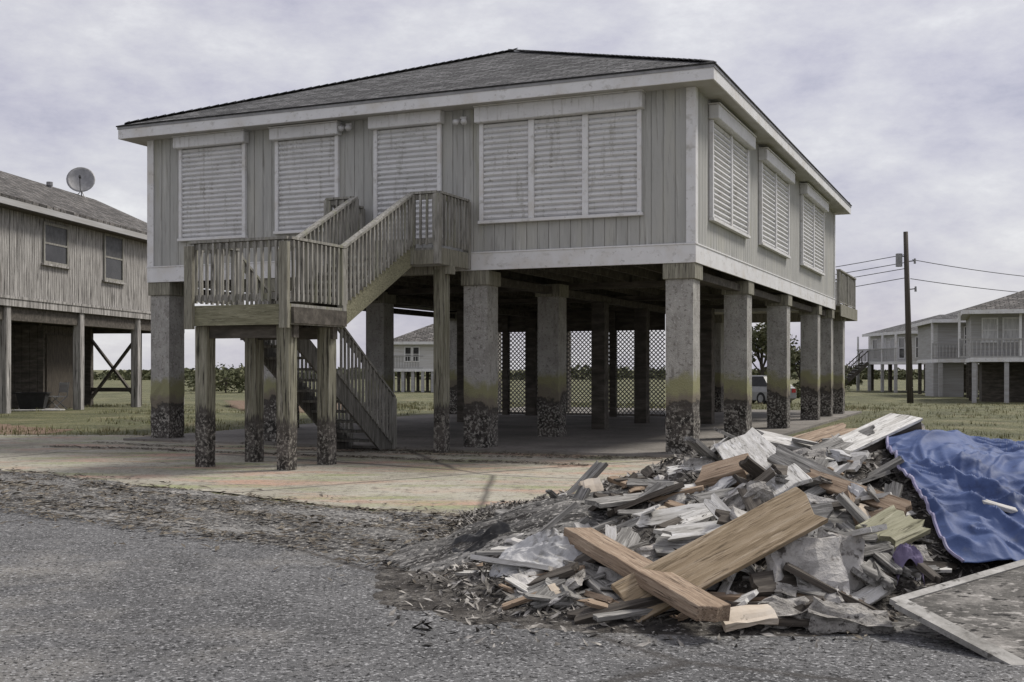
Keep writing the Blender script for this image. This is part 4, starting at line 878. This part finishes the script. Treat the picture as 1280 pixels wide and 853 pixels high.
plank('plank', 'olive board tucked under the end of the brown batten', 'plank', Pd(1082, 668, 7.2), Pd(1128, 642, 7.3), .17, .03, 'olive_plank', up=Vector((0, -.6, 1)), seed=24)
plank('plank', 'small olive board with a crusted end beside the tarp edge', 'plank', Pd(1108, 676, 7.1), Pd(1150, 655, 7.2), .16, .04, 'olive_plank', up=Vector((.2, -.6, 1)), seed=25, jag=.04)
for i, (q, lb) in enumerate((((1052, 655, 1128, 716, 7.1), 'long grey strip leaning inwards left of the tarp edge'), ((1078, 655, 1142, 716, 7.2), 'grey strip lying parallel beside the tarp edge'), ((1040, 690, 1112, 728, 6.9), 'short grey strip low down between the wallboard and the tarp'), ((1128, 690, 1172, 724, 6.9), 'dark strip under the loose corner of the tarp'))):
    plank('batten', lb, 'batten', Pd(q[0], q[1], q[4] + .3), Pd(q[2], q[3], q[4] - .25), .09 - .01 * i, .035, ('grey_plank', 'pale_plank', 'grey_plank', 'dark_plank')[i], up=Vector((.2, -.7, 1)), jag=.05)
chunk('wallboard_slab', 'big cracked grey slab of broken wallboard standing at the front right of the pile', 'slab', Pd(1008, 722, 6.75), (.42, .46, .09), 'drywall', (1, -.12, .05), (-.12, -.75, .5), .06, 7)
chunk('wallboard_slab', 'crumbling grey slab leaning right of the big cracked slab', 'slab', Pd(1052, 712, 6.9), (.28, .42, .1), 'drywall', (1, .25, -.2), (.2, -.75, .6), .08, 6)
chunk('plaster_lump', 'ragged grey plaster lump at the foot of the big cracked slab', 'plaster', Pd(985, 768, 6.4), (.26, .16, .10), 'fibre', (1, .1, 0), (0, -.3, 1), .06, 5)
chunk('plaster_lump', 'long crumbled plaster strip below the big cracked slab', 'plaster', Pd(1062, 775, 6.3), (.42, .14, .09), 'fibre', (1, -.1, -.1), (0, -.3, 1), .06, 5)
chunk('wallboard_slab', 'flat pale slab on the road edge below the crossed boards', 'slab', Pd(934, 771, 6.3), (.30, .15, .045), 'pale_board', (1, .15, .12), (0, -.4, 1), .02, 4)
chunk('wallboard_slab', 'flat tan slab at the left front foot of the pile', 'slab', Pd(667, 740, 7.3), (.36, .26, .05), 'pale_board', (1, -.2, -.02), (0, -.25, 1), .025, 4)
chunk('wallboard_slab', 'crusted pale slab right of the flat tan slab', 'slab', Pd(752, 752, 6.9), (.24, .17, .06), 'drywall', (1, .2, .1), (.1, -.4, 1), .04, 5)
chunk('wallboard_slab', 'upright tan block of board at the left shoulder of the pile', 'slab', Pd(744, 622, 9.0), (.17, .30, .06), 'pale_board', (1, .3, .15), (-.25, -.9, .55), .02, 4)
chunk('foam_block', 'small clean white block beside the brown beam', 'block', Pd(818, 680, 7.7), (.16, .13, .07), 'sheeting', (1, .2, -.12), (0, -.55, 1), .012, 3)
chunk('wallboard_slab', 'pale square piece on the upper left of the pile', 'slab', Pd(838, 609, 8.9), (.20, .19, .04), 'drywall', (1, .4, -.3), (0, -.7, 1), .025, 4)
chunk('insulation', 'grey fibrous insulation roll hanging below the brown timber offcut', 'insulation', Pd(934, 632, 7.6), (.34, .16, .13), 'fibre', (.8, 0, .55), (-.3, -.6, 1), .06, 6)
chunk('insulation', 'matted grey insulation batt behind the white slanted panel', 'insulation', Pd(1006, 584, 8.6), (.38, .26, .12), 'fibre', (1, .1, .0), (0, -.6, 1), .06, 6)
chunk('insulation', 'pale tufted insulation scrap left of the white slanted panel', 'insulation', Pd(872, 590, 9.0), (.28, .2, .1), 'fibre', (1, .1, .1), (0, -.5, 1), .07, 5)
chunk('plaster_lump', 'pale plaster piece between the wide tan board and the brown batten', 'plaster', Pd(1050, 640, 7.6), (.42, .12, .05), 'drywall', (1, -.1, -.25), (0, -.6, 1), .04, 5)
chunk('plaster_lump', 'whitish plaster rubble at the top right beside the tarp corner', 'plaster', Pd(1142, 546, 9.4), (.2, .16, .12), 'drywall', (1, 0, .2), (0, -.5, 1), .05, 5)
for q, lb, mt, w_, th in (((812, 668, 872, 636, 8.1), 'thin pale strip on the slope above the brown beam', 'pale_plank', .06, .03), ((778, 657, 822, 632, 8.3), 'short white strip on the left slope of the pile', 'pale_plank', .06, .025), ((838, 668, 886, 628, 8.0), 'grey strip with a pale edge above the wide tan board', 'grey_plank', .10, .05), ((705, 640, 735, 610, 8.9), 'olive sliver at the left top edge of the pile', 'olive_plank', .1, .03), ((760, 640, 800, 600, 8.8), 'dark leaning board on the left of the pile', 'dark_plank', .16, .04), ((790, 600, 850, 590, 9.2), 'long grey board flat along the upper left of the pile', 'grey_plank', .12, .03), ((1000, 655, 1080, 668, 7.4), 'grey board under the right end of the wide tan board', 'grey_plank', .14, .04), ((905, 735, 950, 680, 6.8), 'dark board propped in the hollow under the wide tan board', 'dark_plank', .1, .04), ((930, 700, 965, 745, 6.75), 'grey stick in the hollow under the wide tan board', 'grey_plank', .05, .03), ((560, 722, 628, 700, 7.7), 'long brown stick on the mud left of the pile', 'brown_plank', .04, .03), ((575, 716, 640, 716, 7.4), 'thin pale stick on the mud left of the pile', 'pale_plank', .03, .02), ((700, 705, 742, 690, 7.4), 'pale offcut near the raised end of the brown beam', 'pale_plank', .16, .03)):
    plank('board_scrap', lb, 'board', Pd(q[0], q[1], q[4] + .1), Pd(q[2], q[3], q[4] + .25), w_, th, mt, up=Vector((rng.uniform(-.2, .2), -.6, 1)), jag=.04)
# mud heap and sheeting on the left foot
def crumple(name, label, cat, cx, cy, rx, ry, h, mat, seed, n=46, crease=.09, base=None):
    mb = MB(); z_ = lambda x, y: max(.0, mound(x, y)) if base is None else base
    for j in range(n):
        for i in range(n):
            u, v = i / (n - 1) * 2 - 1, j / (n - 1) * 2 - 1; e = 1 + .22 * noise.noise(Vector((u * 1.5, v * 1.5, seed))); x, y = cx + u * rx * e, cy + v * ry * e
            rr_ = math.sqrt(u * u + v * v); dd = max(0, 1 - rr_ * rr_); q = Vector((u * 1.5 + seed, v * 1.5, 0))
            w1 = noise.noise(q * .8 + Vector((3, 1, 0))) * 1.2; q2 = q + Vector((w1, -w1, 0))
            cz = crease * ((1 - abs(noise.noise(q2 * 1.2)) * 2.4) * .6 + (1 - abs(noise.noise(q2 * 2.6 + Vector((0, 5, 0)))) * 2.4) * .25) * min(1, dd * 1.5)
            mb.v.append(Vector((x, y, z_(x, y) + h * dd ** .8 * (.6 + .5 * noise.noise(q)) + cz * .8 + .008 * noise.noise(q * 7) * min(1, dd * 4) + (.03 if rr_ < 1 else .03 - .4 * (rr_ - 1)))))
    mb.f = [(j * n + i, j * n + i + 1, (j + 1) * n + i + 1, (j + 1) * n + i) for j in range(n - 1) for i in range(n - 1)]
    o = mb.build(name, M[mat], fix=False); sdm = o.modifiers.new('thickness', 'SOLIDIFY'); sdm.thickness = .004
    for p_ in o.data.polygons: p_.use_smooth = mat == 'mud'
    return tag(o, label, cat)
q = S(640, 672); tag(crumple('soil_heap', 'low dark heap of soil and leaves left of the pile', 'soil', q.x, q.y + .2, .95, .62, .13, 'mud', 3, n=70, crease=.06), kind='stuff')
q = S(602, 688); crumple('plastic_sheet', 'black crumpled plastic sheet on the mud left of the pile', 'sheeting', q.x, q.y - .03, .30, .24, .15, 'black_sheet', 8, n=70, crease=.07)
q = S(672, 712); crumple('plastic_sheet', 'crumpled pale sheet at the left front foot of the pile', 'sheeting', q.x + .02, q.y + .1, .36, .34, .13, 'sheeting', 5, n=90, crease=.085)
# scattered scraps: a few variants, copied over the slope
VAR = []
spec = [('grey_plank', .34, .07, .028), ('grey_plank', .34, .10, .024), ('dark_plank', .46, .10, .028), ('grey_plank', .55, .05, .02), ('grey_plank', .24, .18, .022), ('pale_plank', .26, .16, .024), ('brown_plank', .32, .06, .03), ('dark_plank', .26, .13, .03), ('grey_plank', .24, .15, .025), ('pale_plank', .42, .10, .022), ('grey_plank', .56, .12, .026)]
lbl = {'grey_plank': 'small grey splintered board scrap on the slope of the pile', 'pale_plank': 'small pale painted board scrap on the slope of the pile', 'dark_plank': 'small dark wet board scrap on the slope of the pile', 'olive_plank': 'small olive board scrap on the slope of the pile', 'brown_plank': 'small brown board scrap on the slope of the pile'}
grp = {k: k.split('_')[0] + ' board scraps of the pile' for k in lbl}
for i, (mt, l, w_, th) in enumerate(spec):
    for j in range(2):
        m = plank_mesh(l * (1 + .35 * j), w_, th, .024, seed=40 + i * 2 + j, seg=8, noise_=.0035, taper=rng.uniform(0, .3), curve=rng.uniform(-.004, .006)); o = m.build('wood_scrap', M[mt], None); VAR.append((o, lbl[mt], 'wood scrap', grp[mt]))
for j in range(5):
    mt = ('drywall', 'drywall', 'fibre', 'sheeting', 'pale_board')[j]; m = chunk_mesh(.20, .15, .03 + .02 * (j % 2), .024, 60 + j, 4); m.materials.append(M[mt]); o = bpy.data.objects.new('plaster_scrap', m); m.name = 'plaster_scrap'; COL.objects.link(o)
    VAR.append((o, ('small grey wallboard fragment on the slope of the pile', 'small grey wallboard fragment on the slope of the pile', 'small tuft of grey insulation on the slope of the pile', 'small white sheeting fragment on the slope of the pile', 'small tan board fragment on the slope of the pile')[j], 'fragment', ('wallboard fragments of the pile', 'wallboard fragments of the pile', 'insulation tufts of the pile', 'white fragments of the pile', 'tan fragments of the pile')[j]))
used = set()
cnt = 0
while cnt < 350:
    px, py = rng.uniform(640, 1215), rng.uniform(545, 795)
    p = S(px, py)
    if p.z < .03 or p.y > 10.5 or (py < 722 and px > np.interp(py, [540, 552, 600, 655, 722], [1085, 1090, 1100, 1132, 1190])): continue
    if px > 1090 and py > 752 - (px - 1112) * .30 - 12: continue
    k = rng.randrange(len(VAR)); src, lb, ct, gr = VAR[k]
    if k in used: o = src.copy(); COL.objects.link(o)
    else: o = src; used.add(k)
    n_ = Vector((mound(p.x - .05, p.y) - mound(p.x + .05, p.y), mound(p.x, p.y - .05) - mound(p.x, p.y + .05), .1)).normalized()
    n_ = (n_ + Vector((rng.gauss(0, .38), rng.gauss(0, .38), 0))).normalized()
    a = rng.gauss(.55, .75) if rng.random() < .7 else rng.random() * 6.3; xd = Vector((math.cos(a), math.sin(a) * .6, rng.gauss(0, .2)))
    xd = (xd - n_ * xd.dot(n_)).normalized(); zp = mound_n(p.x, p.y) + rng.uniform(.0, .05)
    orient(o, Vector((p.x, p.y, zp)), xd, n_); s = (rng.uniform(.35, .7) if cnt % 5 < 2 else rng.uniform(.75, 1.5)) if 'board' in lb and 'tan' not in lb else rng.uniform(.5, 1.2); o.scale = (s, s, s); tag(o, lb, ct, gr); cnt += 1
# muddy plywood sheet with a pale border, lower right
ptl, ptr, pbl = Pd(1112, 750, 6.25), Pd(1268, 704, 6.75), Pd(1188, 810, 5.75)
xd = (ptr - ptl).normalized(); yd = (ptl - pbl); yd = (yd - xd * yd.dot(xd)).normalized(); up = xd.cross(yd); cx_ = ptl + xd * .74 - yd * .475
plw = thing('plywood_sheet', 'large muddy plywood sheet with a pale border lying on the front right of the pile', 'plywood', cx_)
def ply_box(x0, x1, y0, y1, z0, z1, nm, mat):
    b_ = MB().box(x0, x1, y0, y1, z0, z1); b_.v = [xd * p.x + yd * p.y + up * p.z for p in b_.v]; return b_.build(nm, M[mat], plw)
ply_box(-.66, .7, -.42, .42, -.02, .0, 'panel', 'plywood')
for nm, bx in (('border_strip', (-.74, .75, .42, .475)), ('border_strip', (-.74, .75, -.5, -.42)), ('border_strip', (-.76, -.66, -.42, .42)), ('border_strip', (.7, .77, -.42, .42))): ply_box(*bx, -.024, .008, nm, 'border')

# blue tarpaulin draped over the right half
TL, TR, BL, BR = S(1108, 556), Vector((8.3, 10.4, 0)), S(1204, 716), Vector((6.6, 6.6, 0))
mb = MB(); nu, nv = 420, 170
for j in range(nv):
    v = j / (nv - 1)
    for i in range(nu):
        u = i / (nu - 1); e = .05 * noise.noise(Vector((u * 5, v * 5, 0)))
        b_ = (TL.lerp(TR, u)).lerp(BL.lerp(BR, u), v); x, y = b_.x + e - .12 * math.sin(v * math.pi) * (1 - u), b_.y + e
        wv = noise.noise(Vector((u * 7, v * 2.2, 4))); w2 = noise.noise(Vector((u * 11, v * 3, 14)))
        m1 = .35 + .9 * max(0, .5 + noise.noise(Vector((u * 13, v * 2.4, 21)))); m2 = max(0, .3 + 1.5 * noise.noise(Vector((u * 10, v * 3.1, 31))))
        rdg = lambda q: max(0, 1 - abs(q) * 2.6)
        f1 = rdg(noise.noise(Vector((u * 14 - v * 1.6 + wv * 1.5, v * 1.0 + w2 * .6, 3)))) ** 1.6
        f2_ = rdg(noise.noise(Vector((u * 31 + v * 5 + w2 * 3, v * 2.0 - u * 6, 9)))) ** 2; f3_ = rdg(noise.noise(Vector((u * 24 - v * 13 + wv * 3, v * 4 + u * 9, 5)))) ** 2.5
        en = min(1, min(v, 1 - v) * 9 + .25)
        fold = en * (.085 * f1 * m1 + .032 * f2_ * m2 + .026 * f3_ * (1.2 - m2 * .6)) + .05 * en * noise.noise(Vector((u * 9, v * 2.5, 0))) + .003 * noise.noise(Vector((x * 14, y * 14, 2)))
        mb.v.append(Vector((x, y, max(mound(x, y), mound_n(x, y) - .03) + .05 + max(fold, -.01))))
mb.f = [(j * nu + i, j * nu + i + 1, (j + 1) * nu + i + 1, (j + 1) * nu + i) for j in range(nv - 1) for i in range(nu - 1)]
TP = mb.build('tarpaulin', M['tarp'], fix=False, smooth=True); sdm = TP.modifiers.new('thickness', 'SOLIDIFY'); sdm.thickness = .004
tag(TP, 'blue plastic tarpaulin draped in folds over the right side of the pile', 'tarp')
pts = [mb.v[j * nu] + Vector((0, 0, .008)) for j in range(nv)]; MB().tube(pts, .012, 5).build('hem', M['tarp_edge'], TP)
crumple('cloth', 'scrap of purple cloth beside the lower tarp edge', 'cloth', *Pd(1133, 692, 6.95).xy, .085, .07, .05, 'purple', 4, n=20, base=Pd(1133, 692, 6.95).z - .05)
plank('frame_piece', 'pale frame piece lying on the tarp near its right end', 'frame', S(1228, 648, .11), S(1330, 678, .11), .045, .03, 'pale_plank', seed=77)
